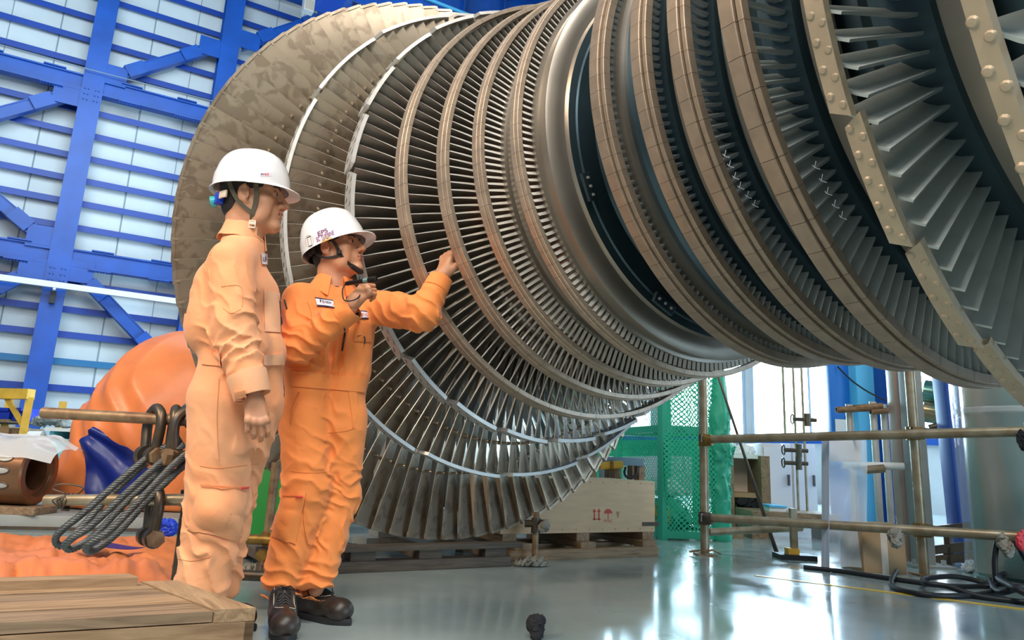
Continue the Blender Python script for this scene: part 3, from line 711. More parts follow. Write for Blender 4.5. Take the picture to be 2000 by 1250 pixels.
        for _ in range(smooth):
            nb = np.zeros_like(v); nn = np.zeros(len(v))
            for a, b in ((0, 1), (1, 2), (2, 3), (3, 0)):
                np.add.at(nb, F[:, a], v[F[:, b]]); np.add.at(nn, F[:, a], 1); np.add.at(nb, F[:, b], v[F[:, a]]); np.add.at(nn, F[:, b], 1)
            v = v * 0.5 + 0.5 * nb / np.maximum(nn, 1)[:, None]
        return v, F
def V3(v): return np.array(v, float)
def frame(x, z=(0, 0, 1)):                 # columns x, y, z with x kept
    x = Vector(x).normalized(); y = Vector(z).cross(x).normalized(); z = x.cross(y); return Matrix((x, y, z)).transposed()

# ---- head: local x forward, y to the person's left, z up, origin between the ears
def head_form(F, T, sc, neck_to):
    P_ = lambda x, y, z: V3(T @ (Vector((x, y, z)) * sc)); R3 = np.array(T.to_3x3().transposed())
    rc = lambda a, b, ra, rb=None, k=0.012, sub=False: F.rc(P_(*a), P_(*b), ra * sc, (ra if rb is None else rb) * sc, k * sc, sub)
    el = lambda c, r, k=0.012, sub=False: F.el(P_(*c), np.array(r) * sc, R3, k * sc, sub)
    el((-0.006, 0, 0.042), (0.099, 0.075, 0.090)); el((0.030, 0, -0.015), (0.066, 0.060, 0.085), 0.03)
    for y in (-1, 1):
        rc((-0.004, y * 0.056, -0.045), (0.040, y * 0.042, -0.088), 0.016, 0.016, 0.03)
        rc((0.040, y * 0.042, -0.088), (0.082, y * 0.012, -0.100), 0.016, 0.016, 0.025)
        el((0.058, y * 0.044, -0.014), (0.028, 0.020, 0.022), 0.02)
        rc((0.088, y * 0.012, 0.036), (0.068, y * 0.050, 0.034), 0.010, 0.009, 0.02)
        el((0.098, y * 0.033, 0.012), (0.014, 0.017, 0.011), 0.012, True)
        el((0.060, y * 0.050, -0.050), (0.022, 0.014, 0.030), 0.03)
    el((0.092, 0, -0.098), (0.020, 0.024, 0.018), 0.02)
    el((0.086, 0, -0.055), (0.024, 0.034, 0.030), 0.02)
    rc((0.094, 0, 0.026), (0.122, 0, -0.016), 0.0075, 0.0105, 0.016); el((0.124, 0, -0.021), (0.012, 0.0115, 0.0105), 0.008)
    for y in (-1, 1):
        el((0.110, y * 0.0135, -0.026), (0.012, 0.0085, 0.0095), 0.007); el((0.116, y * 0.0075, -0.0345), (0.006, 0.0035, 0.004), 0.003, True)
        # lids around the eye
        el((0.0835, y * 0.0325, 0.013), (0.0135, 0.0165, 0.0125), 0.004)
        el((0.0975, y * 0.0335, 0.0115), (0.010, 0.013, 0.0036), 0.002, True)
        # ear
        el((-0.010, y * 0.078, -0.004), (0.020, 0.008, 0.032), 0.006); rc((-0.004, y * 0.074, -0.030), (-0.001, y * 0.073, -0.034), 0.008, 0.007, 0.008)
        el((-0.005, y * 0.086, 0.000), (0.011, 0.0065, 0.019), 0.003, True); el((0.002, y * 0.084, -0.010), (0.008, 0.008, 0.008), 0.003, True)
        rc((-0.022, y * 0.083, 0.012), (-0.006, y * 0.083, 0.026), 0.0035, 0.0035, 0.004)
        rc((0.004, y * 0.078, -0.008), (0.006, y * 0.077, -0.014), 0.005, 0.004, 0.004)
    rc((0.111, -0.010, -0.0495), (0.111, 0.010, -0.0495), 0.0056, 0.0056, 0.005); rc((0.100, -0.020, -0.0525), (0.100, 0.020, -0.0525), 0.0050, 0.0050, 0.006)
    rc((0.108, -0.011, -0.0625), (0.108, 0.011, -0.0625), 0.0062, 0.0062, 0.005)
    rc((0.118, -0.013, -0.0560), (0.118, 0.013, -0.0560), 0.0022, 0.0022, 0.002, True); rc((0.107, -0.022, -0.0565), (0.107, 0.022, -0.0565), 0.0020, 0.002, 0.002, True)
    F.rc(P_(-0.024, 0, -0.045), V3(neck_to), 0.056 * sc, 0.060 * sc, 0.03)
    F.rc(P_(0.020, 0, -0.070), V3(neck_to) + V3(T.to_3x3() @ Vector((0.02, 0, 0))), 0.040 * sc, 0.045 * sc, 0.03)
    rc((0.032, 0, -0.098), (0.012, 0, -0.125), 0.020, 0.020, 0.03)
def lip_faces(v, f, T, sc):
    Ti = np.array(T.inverted()); c = v[f].mean(1); l = (c @ Ti[:3, :3].T + Ti[:3, 3]) / sc
    return ((np.abs(l[:, 1]) < 0.021) & (l[:, 0] > 0.094) & (l[:, 2] < -0.0465 - 0.0 * l[:, 1]) & (l[:, 2] > -0.0685 + np.abs(l[:, 1]) * 0.25) & (np.abs(l[:, 1]) < 0.024)).astype(int)
def hair_form(F, T, sc):
    P_ = lambda x, y, z: V3(T @ (Vector((x, y, z)) * sc)); R3 = np.array(T.to_3x3().transposed()); X = T.to_3x3() @ Vector((1, 0, 0)); Z = T.to_3x3() @ Vector((0, 0, 1))
    F.el(P_(-0.008, 0, 0.043), np.array((0.103, 0.0795, 0.093)) * sc, R3, 0.01); F.el(P_(-0.050, 0, -0.028), np.array((0.048, 0.058, 0.056)) * sc, R3, 0.03)
    F.plane(P_(0.052, 0, 0.0), X + Z * -0.35, 0.004); F.plane(P_(-0.02, 0, -0.068), -Z + X * 0.25, 0.006)
    for y in (-1, 1):
        F.rc(P_(0.030, y * 0.085, -0.032), P_(0.10, y * 0.085, -0.02), 0.050 * sc, 0.050 * sc, 0.006, True)
        F.el(P_(-0.008, y * 0.083, -0.008), np.array((0.026, 0.020, 0.036)) * sc, R3, 0.004, True)
# ---- hand: dir = towards the knuckles, n = out of the palm, side +1 right / -1 left; curls in degrees per finger
def hand_form(F, wrist, dir_, n, side, curls, thumb=(35, 25, 30), spread=4, s=1.0, fore=None):
    d = Vector(dir_).normalized(); n = Vector(n); n = (n - d * n.dot(d)).normalized(); t = d.cross(n) * side; W = Vector(wrist)
    p = lambda a, b, c=0: V3(W + (d * a + t * b + n * c) * s)
    rc = lambda a, b, ra, rb, k=0.010: F.rc(V3(a), V3(b), ra * s, rb * s, k * s)
    if fore is not None: F.rc(V3(W), V3(fore), 0.0265 * s, 0.032 * s, 0.012)
    rc(p(-0.01, 0.006), p(0.02, 0.010), 0.0245, 0.0215, 0.02); rc(p(-0.01, -0.008), p(0.02, -0.010), 0.0235, 0.020, 0.02)
    bases = [(0.092, 0.030), (0.096, 0.009), (0.090, -0.012), (0.080, -0.031)]; lens = [(0.042, 0.026, 0.022), (0.047, 0.030, 0.023), (0.043, 0.027, 0.022), (0.034, 0.021, 0.020)]
    for (a, b), ln, cu, q in zip(bases, lens, curls, (1.5, 0.5, -0.5, -1.5)):
        rc(p(0.012, b * 0.55), p(a, b), 0.0155, 0.0118, 0.014)
        rc(p(a, b, -0.004), p(a + 0.004, b, -0.004), 0.0118, 0.0112, 0.008)
        an = 0.0; pos = W + (d * a + t * b) * s; az = math.radians(spread * q)
        dd0 = d * math.cos(az) + t * math.sin(az)
        for L_, c_, r0, r1 in zip(ln, cu, (0.0102, 0.0092, 0.0084), (0.0094, 0.0086, 0.0070)):
            an += math.radians(c_); dv = dd0 * math.cos(an) + n * math.sin(an); q2 = pos + dv * (L_ * s)
            rc(pos, q2, r0, r1, 0.0035); pos = q2
    # thumb: leaves the side of the palm near its base
    b0 = W + (d * 0.018 + t * 0.022 + n * 0.008) * s; ab = math.radians(thumb[0]); v = d * math.cos(ab) + t * math.sin(ab) * 0.8 + n * math.sin(ab) * 0.6; v.normalize()
    b1 = b0 + v * 0.045 * s; rc(b0, b1, 0.0175, 0.0130, 0.014)
    ax = v.cross(t if abs(v.dot(n)) > 0.5 else n).normalized()
    v2 = (v * math.cos(math.radians(thumb[1])) + (n * 0.5 - t * 0.5) * math.sin(math.radians(thumb[1]))).normalized(); b2 = b1 + v2 * 0.032 * s; rc(b1, b2, 0.0122, 0.0110, 0.006)
    v3 = (v2 * math.cos(math.radians(thumb[2])) + (n * 0.5 - t * 0.6) * math.sin(math.radians(thumb[2]))).normalized(); rc(b2, b2 + v3 * 0.026 * s, 0.0112, 0.0088, 0.005)
def merge(parts):
    V_, F_ = [], []; n = 0; mi = []
    for k, (v, f, *m) in enumerate(parts):
        V_.append(v); F_.append(f + n); n += len(v); mi.append(m[0] if m else np.zeros(len(f), int))
    return np.concatenate(V_), np.concatenate(F_), np.concatenate(mi)
def np_mesh(name, v, f, mats, parent, mi=None):
    me = bpy.data.meshes.new(name); me.vertices.add(len(v)); me.vertices.foreach_set('co', v.astype(np.float32).ravel())
    me.loops.add(f.size); me.loops.foreach_set('vertex_index', f.astype(np.int32).ravel()); me.polygons.add(len(f))
    me.polygons.foreach_set('loop_start', np.arange(0, f.size, 4, dtype=np.int32))
    me.update(calc_edges=True); me.validate()
    for m in (mats if isinstance(mats, (list, tuple)) else [mats]): me.materials.append(m)
    if mi is not None: me.polygons.foreach_set('material_index', np.asarray(mi, np.int32))
    me.polygons.foreach_set('use_smooth', np.ones(len(me.polygons), bool))
    o = bpy.data.objects.new(name, me); COL.objects.link(o); adopt(o, parent); return o
class Skin:                                # lays patches, seams and lettering on a body seen from the front
    def __init__(s, v, f): s.b = BVHTree.FromPolygons([tuple(q) for q in v], [tuple(int(i) for i in q) for q in f])
    def hit(s, px, py, depth=3.2):
        d = ray(px, py).normalized(); h = s.b.ray_cast(EYE, d)
        if h[0] is None:
            q = at(px, py, depth); h = s.b.find_nearest(q); return h[0], h[1]
        return h[0], (h[1] if h[1].dot(d) < 0 else -h[1])
    def patch(s, name, quad, mats, parent, off=0.003, nu=14, nv=10, wob=0.0):   # quad: tl, tr, br, bl
        a, b, c, d = [Vector(q) for q in quad]; top = []; 
        for i in range(nu + 1):
            row = []
            for j in range(nv + 1):
                u, v = i / nu, j / nv; q = (a * (1 - u) + b * u) * (1 - v) + (d * (1 - u) + c * u) * v; h, n = s.hit(q.x, q.y)
                e = 0.002 if (i in (0, nu) or j in (0, nv)) else 0.0
                row.append(h + n * (off + wob * math.sin(u * PI) * math.sin(v * PI)))
            top.append(row)
        m = MB(); m.sheet(top, 0.0)
        n0 = len(m.v); ids = [(i, 0) for i in range(nu + 1)] + [(nu, j) for j in range(1, nv + 1)] + [(i, nv) for i in range(nu - 1, -1, -1)] + [(0, j) for j in range(nv - 1, 0, -1)]
        cen = sum((p for r in top for p in r), Vector()) / ((nu + 1) * (nv + 1))
        for i, j in ids:
            p = top[i][j]; m.v.append(p + (p - EYE).normalized() * (off + 0.006))
        for k in range(len(ids)):
            k2 = (k + 1) % len(ids); A = ids[k][0] * (nv + 1) + ids[k][1]; B = ids[k2][0] * (nv + 1) + ids[k2][1]
            m.f.append((A, B, n0 + k2, n0 + k)); m.m.append(0)
        return m.build(name, mats, parent, 50)
    def line(s, name, pts, r, m, parent, n=8, off=0.0005, dash=0):
        P_ = spline([(x, y, 0) for x, y in pts], n); out = [sum((list(s.hit(p.x, p.y))[0:1]), Vector()) + s.hit(p.x, p.y)[1] * off for p in P_]
        mb = MB()
        if dash:
            for i in range(0, len(out) - dash, dash * 2): mb.tube(out[i:i + dash + 1], r, 5)
        else: mb.tube(out, r, 6)
        return mb.build(name, m, parent)
    def text(s, name, body, quad, m, parent, off=0.005, bold=0.0):
        vs_, fs = text_mesh(body, 1.0, bold); x0 = min(v.x for v in vs_); x1 = max(v.x for v in vs_); y0 = min(v.y for v in vs_); y1 = max(v.y for v in vs_)
        a, b, c, d = [Vector(q) for q in quad]; out = []
        for p in vs_:
            u = (p.x - x0) / (x1 - x0); v = 1 - (p.y - y0) / (y1 - y0); q = (a * (1 - u) + b * u) * (1 - v) + (d * (1 - u) + c * u) * v; h, n = s.hit(q.x, q.y); out.append(h + n * off)
        mb = MB(); mb.add(out, fs); return mb.build(name, m, parent, False)
def helmet(parent, T, sc, z0=0.026, peak=0.062, tilt=0.0, width=0.113, length=0.137, height=0.150, rim=0.012, droop=0.010):
    G = 72; Vn = 16; T2 = T @ Matrix.Rotation(tilt, 4, 'Y') @ Matrix.Scale(sc, 4); m = MB()
    def ring(a):
        ca, sa = math.cos(a), math.sin(a); n = 2.2; r = (abs(ca / length) ** n + abs(sa / width) ** n) ** (-1 / n); return r, ca, sa
    rows = []
    for j in range(Vn + 1):
        t = j / Vn * PI / 2; k = max(0.0, math.cos(t)) ** 0.64; z = z0 + height * math.sin(t) ** 0.92; row = []
        for i in range(G):
            a = 2 * PI * i / G; r, ca, sa = ring(a); rr = r * k
            ridge = 0.004 * max(0, 1 - abs(sa * rr) / 0.018) * (1 if j > 3 else j / 4)
            step = 0.0025 if j <= 3 else 0
            row.append(Vector((rr * ca - 0.004 * (1 - k), rr * sa, z + ridge)) + Vector((ca, sa, 0)) * step)
        rows.append(row)
    brim = []
    for i in range(G):
        a = 2 * PI * i / G; r, ca, sa = ring(a); fr = max(0, ca) ** 1.6; ex = rim + (peak - rim) * fr
        brim.append((Vector((ca * (r + ex), sa * (r + ex * (0.55 if ca > 0 else 1)), z0 - 0.006 - droop * fr)), Vector((ca * (r + ex * 0.45), sa * (r + ex * 0.45), z0 - 0.001 - droop * 0.2 * fr))))
    out = [[b[0] for b in brim], [b[1] for b in brim]] + rows
    inn = [[v * 0.965 + Vector((0, 0, -0.001)) for v in r_] for r_ in rows[:-1]]
    under = [[b[0] + Vector((0, 0, -0.0035)) for b in brim], [b[1] * 0.985 + Vector((0, 0, -0.004)) for b in brim]]
    allr = [r_ for r_ in reversed(inn)] + list(reversed(under)) + out
    vs_ = [T2 @ v for r_ in allr for v in r_]; fs = []
    for j in range(len(allr) - 1):
        for i in range(G): fs.append((j * G + i, j * G + (i + 1) % G, (j + 1) * G + (i + 1) % G, (j + 1) * G + i))
    m.add(vs_, fs); o = m.build('hard_hat', M['helmet'], parent, 60)
    sk = Skin([v for v in m.v], [f for f in m.f])
    return o, T2, sk
def tape(name, pts, w, th, m, parent, side):              # flat webbing along points; side = outward direction
    P_ = spline(pts, 6); mb = MB(); g = []
    for i, p in enumerate(P_):
        t = (P_[min(i + 1, len(P_) - 1)] - P_[max(0, i - 1)]).normalized(); sd = Vector(side); sd = (sd - t * sd.dot(t)).normalized(); b = t.cross(sd)
        g.append([p - b * w / 2, p + b * w / 2])
    mb.sheet(g, th); return mb.build(name, m, parent, 40)
def collar(name, base, f, up, r0, m, parent, open_=24, h=0.045, drop=0.05, fl=1.0):
    f = Vector(f).normalized(); up = Vector(up).normalized(); l = up.cross(f); g = []
    for i in range(41):
        a = math.radians(open_ + (360 - 2 * open_) * i / 40); e = f * math.cos(a) + l * math.sin(a); fr = max(0, math.cos(a)); row = []
        for t, rr, z in ((0, r0 * 0.98, -0.02), (0.3, r0 * 0.99, h * 0.5), (0.5, r0 * 1.02, h * (1 - 0.30 * fr)), (0.58, r0 * 1.09, h * (1.04 - 0.30 * fr)), (0.75, r0 * (1 + 0.25 * fl) + 0.004, h * 0.45 - drop * 0.25 * fr), (1, r0 * (1 + 0.42 * fl) + 0.008 + 0.012 * fr, -0.004 - drop * fr ** 2)):
            row.append(Vector(base) + e * rr + up * (z + 0.004 * math.sin(a * 5)))
        g.append(row)
    return MB().sheet(g, 0.0035).build(name, m, parent, 60)
def shoe(parent, heel, toe, rollz=0.0):
    heel = Vector(heel); toe = Vector(toe); heel.z = 0; toe.z = 0; f = (toe - heel); L_ = f.length; f.normalize(); r = f.cross(Vector((0, 0, 1)))
    p = lambda a, b, c: V3(heel + f * (a * L_) + r * b + Vector((0, 0, c)))
    F = Form(V3(heel) - 0.35, V3(heel) + 0.35, 0.0045)
    F.rc(p(0.14, 0, 0.055), p(0.50, 0.004, 0.050), 0.042, 0.046, 0.02); F.rc(p(0.50, 0.004, 0.052), p(0.80, 0.006, 0.052), 0.046, 0.046, 0.03); F.el(p(0.80, 0.006, 0.052), (0.058, 0.055, 0.046), None, 0.02)
    F.rc(p(0.14, 0, 0.07), p(0.20, 0, 0.125), 0.043, 0.044, 0.03); F.rc(p(0.22, 0, 0.115), p(0.52, 0.002, 0.075), 0.040, 0.036, 0.04)
    F.rc(p(0.04, 0, 0.03), p(0.1, 0, 0.03), 0.03, 0.035, 0.02); F.plane(p(0.5, 0, 0.020), (0, 0, -1), 0.004); F.rc(p(0.20, 0, 0.175), p(0.20, 0, 0.150), 0.034, 0.030, 0.008, True)
    v, fc = F.mesh(1); o = np_mesh('safety_shoe', v, fc, M['leather'], parent)
    m = MB(); n = 36; pr = []
    for i in range(n):
        a = 2 * PI * i / n; ca, sa = math.cos(a), math.sin(a); x = 0.49 + 0.52 * ca; wd = 0.040 + 0.014 * math.exp(-((x - 0.75) / 0.22) ** 2) + 0.004
        pr.append(heel + f * (x * L_) + r * (sa * wd * (1 - 0.25 * max(0, ca) ** 6) + 0.004))
    for z in (0.0, 0.010, 0.018, 0.026):
        g = 0.0 if z in (0.010, 0.018) else -0.002
        for q in pr: m.v.append(q + (q - (heel + f * (0.5 * L_))).normalized() * g + Vector((0, 0, z)))
    for k in range(3):
        for i in range(n): m.f.append((k * n + i, k * n + (i + 1) % n, (k + 1) * n + (i + 1) % n, (k + 1) * n + i)); m.m.append(0)
    m.f += [tuple(range(n - 1, -1, -1)), tuple(3 * n + i for i in range(n))]; m.m += [0, 0]; m.build('outsole', M['sole'], o, 40)
    sk = BVHTree.FromPolygons([tuple(q) for q in v], [tuple(int(i) for i in q) for q in fc])
    top = lambda a, b: (sk.ray_cast(Vector(p(a, b, 0.4)), Vector((0, 0, -1)))[0] or Vector(p(a, b, 0.1)))
    m = MB()
    for i in range(5):
        a = 0.30 + 0.06 * i
        m.tube([top(a, -0.026) + Vector((0, 0, .001)), top(a + 0.02, 0) + Vector((0, 0, .004)), top(a + 0.05, 0.026) + Vector((0, 0, .001))], 0.0026, 6); m.tube([top(a, 0.026) + Vector((0, 0, .001)), top(a + 0.02, 0) + Vector((0, 0, .005)), top(a + 0.05, -0.026) + Vector((0, 0, .001))], 0.0026, 6)
    c = top(0.32, 0)
    for sg in (-1, 1): m.tube([c + Vector((0, 0, .004)), c + r * sg * 0.02 + f * 0.015 + Vector((0, 0, .012)), c + r * sg * 0.042 + f * 0.02 - Vector((0, 0, .006)), c + r * sg * 0.030 + f * 0.008], 0.0024, 6); m.tube([c, c + r * sg * 0.03 + f * 0.05, top(0.55, sg * 0.046) + Vector((0, 0, .002))], 0.0022, 6)
    m.build('shoelace', M['black'], o, 40)
    m = MB(); 
    for sg in (-1, 1): m.tube([top(0.24, sg * 0.036), top(0.40, sg * 0.040), top(0.52, sg * 0.042), top(0.60, sg * 0.030), top(0.635, sg * 0.012)], 0.0022, 6)
    m.build('piping', M['piping'], o, 40); return o

FH, RT, UP = _fh, _rt, _up
def vec(a, b, c=0.0): return (RT * a + FH * b + UP * c).normalized()   # right in view, away, up
def head_T(c, f): return Matrix.Translation(c) @ frame(f).to_4x4()
def eyes(parent, T, sc):
    for y in (-1, 1):
        m = MB(); c = Vector((0.0845, y * 0.0325, 0.0122)); 
        def sph(c, r, f0, mi):
            x = Vector((1, -y * 0.12 * -1 * 0, 0)).normalized(); a_, b_ = x.orthogonal().normalized(), None; b_ = x.cross(a_); rows = []
            for i in range(9):
                t = f0 + (PI - f0) * i / 8 if mi == 0 else f0 * i / 8
                rows.append([T @ ((c + (x * math.cos(t) + (a_ * math.cos(2 * PI * j / 16) + b_ * math.sin(2 * PI * j / 16)) * math.sin(t)) * r) * sc) for j in range(16)])
            m.add([p for r_ in rows for p in r_], [(i * 16 + j, i * 16 + (j + 1) % 16, (i + 1) * 16 + (j + 1) % 16, (i + 1) * 16 + j) for i in range(8) for j in range(16)], mi)
        sph(c, 0.0123, 0.62, 0); sph(c, 0.0125, 0.64, 1); m.build('eye', [M['eye_white'], M['iris']], parent, True)
        m = MB(); br = [T @ (Vector(q) * sc) for q in ((0.1005, y * 0.016, 0.031), (0.1000, y * 0.028, 0.036), (0.0930, y * 0.040, 0.0375), (0.082, y * 0.050, 0.033))]
        m.tube(spline(br, 4), [0.0018] + [0.0030 * sc] * 11 + [0.001], 6); m.build('eyebrow', M['hair'], parent, True)

# ------------------------------------------------------------------ front worker
D0 = 3.47
pa = thing('person', 'worker in bright orange coveralls and labelled white hard hat, reaching up to the rotor', 'person', onz(600, 1215))
fA = vec(0.42, -0.90); rA = fA.cross(UP).normalized()
hA = vec(0.955, -0.22, 0.20); hcA = at(655, 489, 3.50); scA = 1.13; TA = head_T(hcA, hA)
neckA = at(650, 566, 3.50)
Pv = at(634, 806, 3.48); W_ = at(638, 744, 3.47); Ch = at(644, 655, 3.46)
shR = at(587, 588, 3.40); elR = at(584, 676, 3.27); wrR = at(687, 603, 3.20)
shL = at(722, 600, 3.56); elL = at(826, 612, 3.36); wrL = at(860, 546, 3.39)
hipR = Pv + rA * 0.085 - UP * 0.02; hipL = Pv - rA * 0.085 - UP * 0.02
knR = at(600, 955, 3.42); anR = at(551, 1140, 3.40); knL = at(663, 965, 3.53); anL = at(618, 1140, 3.44)
allp = np.array([V3(q) for q in (Pv, W_, Ch, shR, elR, wrR, shL, elL, wrL, anR, anL, knR, knL, neckA)])
F = Form(allp.min(0) - 0.16, allp.max(0) + 0.16, 0.0052)
for sg in (-1, 1):
    F.rc(V3(Ch + rA * sg * 0.095 + UP * 0.05), V3(W_ + rA * sg * 0.085 + UP * 0.05), 0.112, 0.112, 0.03)
    F.rc(V3(W_ + rA * sg * 0.085 + UP * 0.05), V3(W_ + rA * sg * 0.075 - UP * 0.03), 0.108, 0.098, 0.02)
    F.rc(V3(W_ + rA * sg * 0.075 - UP * 0.03), V3(Pv + rA * sg * 0.078 - UP * 0.05), 0.100, 0.108, 0.03)
F.rc(V3(neckA - UP * 0.035), V3(Ch + UP * 0.04), 0.075, 0.115, 0.05)
F.rc(V3(neckA - UP * 0.030), V3(shR), 0.062, 0.074, 0.05); F.rc(V3(neckA - UP * 0.030), V3(shL), 0.062, 0.074, 0.05)
F.chain([V3(shR), V3(elR)], [0.078, 0.076], 0.035); F.chain([V3(elR), V3(wrR - (wrR - elR).normalized() * 0.02)], [0.076, 0.056], 0.02)
F.chain([V3(shL), V3(elL), V3(wrL - (wrL - elL).normalized() * 0.01)], [0.086, 0.078, 0.052], 0.03)
F.chain([V3(hipR), V3(knR), V3(anR)], [0.112, 0.104, 0.086], 0.03); F.chain([V3(hipL), V3(knL), V3(anL)], [0.108, 0.092, 0.070], 0.03)
# hems, cuffs and neck opening are cut clean, sleeves and legs are hollow there
F.plane(V3(anL - UP * 0.072), (0, 0, -1), 0.004)
for a, b, r in ((elR, wrR, 0.047), (elL, wrL, 0.043)):
    d = (b - a).normalized(); F.rc(V3(b - d * 0.012), V3(b + d * 0.10), r, r + 0.006, 0.004, True)
for kn, an, r in ((knR, anR, 0.072), (knL, anL, 0.058)):
    F.rc(V3(an - UP * 0.045), V3(an - UP * 0.15), r, r, 0.006, True)
F.rc(V3(neckA), V3(neckA + UP * 0.10 + fA * 0.01), 0.066, 0.075, 0.012, True)
F.rc(V3(neckA + fA * 0.10 + UP * 0.02), V3(neckA + fA * 0.10 - UP * 0.01), 0.030, 0.012, 0.02, True)
# folds of the cloth
LD = (Vector(anR) - Vector(knR)).normalized()
F.folds(V3(elR), 0.17, V3((wrR - elR).normalized() * 0.5 + UP * 0.9), 0.050, 0.016); F.folds(V3((elR + wrR) / 2), 0.16, V3((wrR - elR).normalized() + UP * 0.5), 0.060, 0.012)
F.folds(V3(elL), 0.17, V3((wrL - elL).normalized() + (shL - elL).normalized() * -0.3), 0.052, 0.014); F.folds(V3((shL + elL) / 2), 0.17, V3((elL - shL).normalized() + UP * 0.8), 0.060, 0.013)
F.folds(V3(shR + (elR - shR) * 0.55), 0.15, V3(UP + RT * 0.6), 0.060, 0.012); F.folds(V3(Ch), 0.26, V3(RT + UP * 0.35), 0.085, 0.010)
F.folds(V3(W_ + UP * 0.07), 0.22, V3(rA + UP * 0.1), 0.045, 0.010, 0.8); F.folds(V3(W_ - UP * 0.01), 0.16, V3(rA), 0.022, 0.006, 0.5)
F.folds(V3(Pv - UP * 0.08), 0.22, V3(UP * 0.7 + RT * 0.7), 0.060, 0.011); F.folds(V3(Pv - UP * 0.22), 0.22, V3(RT * 0.9 - UP * 0.4), 0.075, 0.011)
for kn, an in ((knR, anR), (knL, anL)):
    F.folds(V3(kn + UP * 0.02), 0.22, V3(UP * 0.8 + RT * 0.35), 0.070, 0.012); F.folds(V3((kn + an) / 2), 0.22, V3(RT + UP * 0.45), 0.075, 0.012); F.folds(V3(an), 0.16, V3(UP + RT * 0.25), 0.052, 0.018)
F.rough(0.0035, 14)
cv, cf = F.mesh(1)
coverall = np_mesh('coverall', cv, cf, M['coverA'], pa); sk = Skin(cv, cf)
collar('collar', neckA + UP * 0.012, fA, (UP * 1.0 + fA * 0.12), 0.076, M['coverA'], coverall, 20, 0.052, 0.062)
def cuff(name, a, b, r0, r1, ln, m, parent):
    d = (b - a).normalized(); mb = MB(); mb.lathe([(r0, -ln), (r0 + 0.006, -ln), (r1 + 0.006, 0.008), (r1 + 0.004, 0.012), (r1, 0.010), (r1 - 0.004, -0.02)], b, d, 32)
    for i, v in enumerate(mb.v): mb.v[i] = v + d * 0.002 * math.sin(i)
    return mb.build(name, m, parent, 50)
cuff('cuff', elR, wrR, 0.054, 0.052, 0.055, M['coverA'], coverall); cuff('cuff', elL, wrL, 0.054, 0.050, 0.050, M['coverA'], coverall)
sk.patch('waistband', ((570, 722), (713, 739), (711, 766), (570, 754)), M['coverA'], coverall, 0.006, 24, 6)
sk.patch('cargo_pocket', ((554, 968), (596, 972), (576, 1064), (527, 1046)), M['coverA'], coverall, 0.008, 12, 14, 0.022)
sk.patch('chest_pocket', ((697, 624), (724, 624), (724, 668), (690, 666)), M['coverA'], coverall, 0.004, 10, 10, 0.006)
sk.patch('fly_flap', ((660, 610), (676, 606), (700, 800), (690, 838)), M['coverA'], coverall, 0.004, 4, 26)
o = sk.patch('name_tag', ((614, 583), (650, 588.5), (655, 601.5), (618, 597)), M['label_white'], coverall, 0.006, 12, 5)
sk.text('name_lettering', '\u0110\u1ea0I NINH', ((622, 586.5), (646, 590), (648.5, 598.5), (624.5, 595.2)), M['navy'], o, 0.0078, 0.008)
for q in (((613.5, 582), (651, 587.2), (651.3, 589.2), (614, 584.2)), ((618, 596.4), (655, 601), (655.5, 603), (618, 598.6))): sk.patch('tag_border', q, M['navy'], o, 0.0068, 12, 2)
o = sk.patch('name_tag', ((694, 609.5), (717, 610.5), (717, 623.5), (696, 621)), M['label_white'], coverall, 0.009, 8, 5)
sk.text('tag_lettering', 'PVPS', ((695, 613), (703, 613.5), (703, 619), (696, 618.5)), M['navy'], o, 0.011, 0.01); sk.text('tag_lettering', 'SERVICE', ((704, 613.5), (716.5, 614), (716.5, 619.5), (704, 619)), M['red_ink'], o, 0.011, 0.01)
for q in (((694, 608.5), (717, 609.5), (717, 611), (694, 610.2)), ((696, 620), (717, 622.4), (717, 624.2), (696, 621.8))): sk.patch('tag_border', q, M['navy'], o, 0.0105, 8, 2)
sk.line('zip_pull', [(672, 638), (671, 660), (669, 682), (671, 683), (673, 660), (673, 640)], 0.0022, M['black'], coverall, 6, 0.006)
sk.line('pen', [(557, 586), (561, 604)], 0.0035, M['black'], coverall, 6, 0.004)
sk.line('zip', [(697, 657), (703, 655.5), (711, 658)], 0.0022, M['black'], coverall, 6, 0.006); sk.line('zip_pull', [(709, 658), (711, 664), (710, 672)], 0.0030, M['iron'], coverall, 4, 0.008)
sk.line('zip', [(556, 968), (574, 969), (592, 970)], 0.0022, M['seamA'], coverall, 6, 0.012); sk.line('zip_pull', [(582, 970), (592, 970)], 0.0036, M['red_tape'], coverall, 4, 0.014)
for pts in ([(568, 920), (600, 924), (640, 922)], [(580, 788), (572, 810), (568, 832)], [(640, 846), (676, 842), (692, 836)], [(598, 962), (592, 1010), (600, 1060)], [(600, 590), (606, 606), (612, 640)], [(686, 920), (700, 918)]):
    sk.line('seam', pts, 0.0016, M['seamA'], coverall, 8, 0.0)
sk.line('pocket_opening', [(584, 766), (570, 800), (568, 826)], 0.0035, M['seamA'], coverall, 8, 0.001)
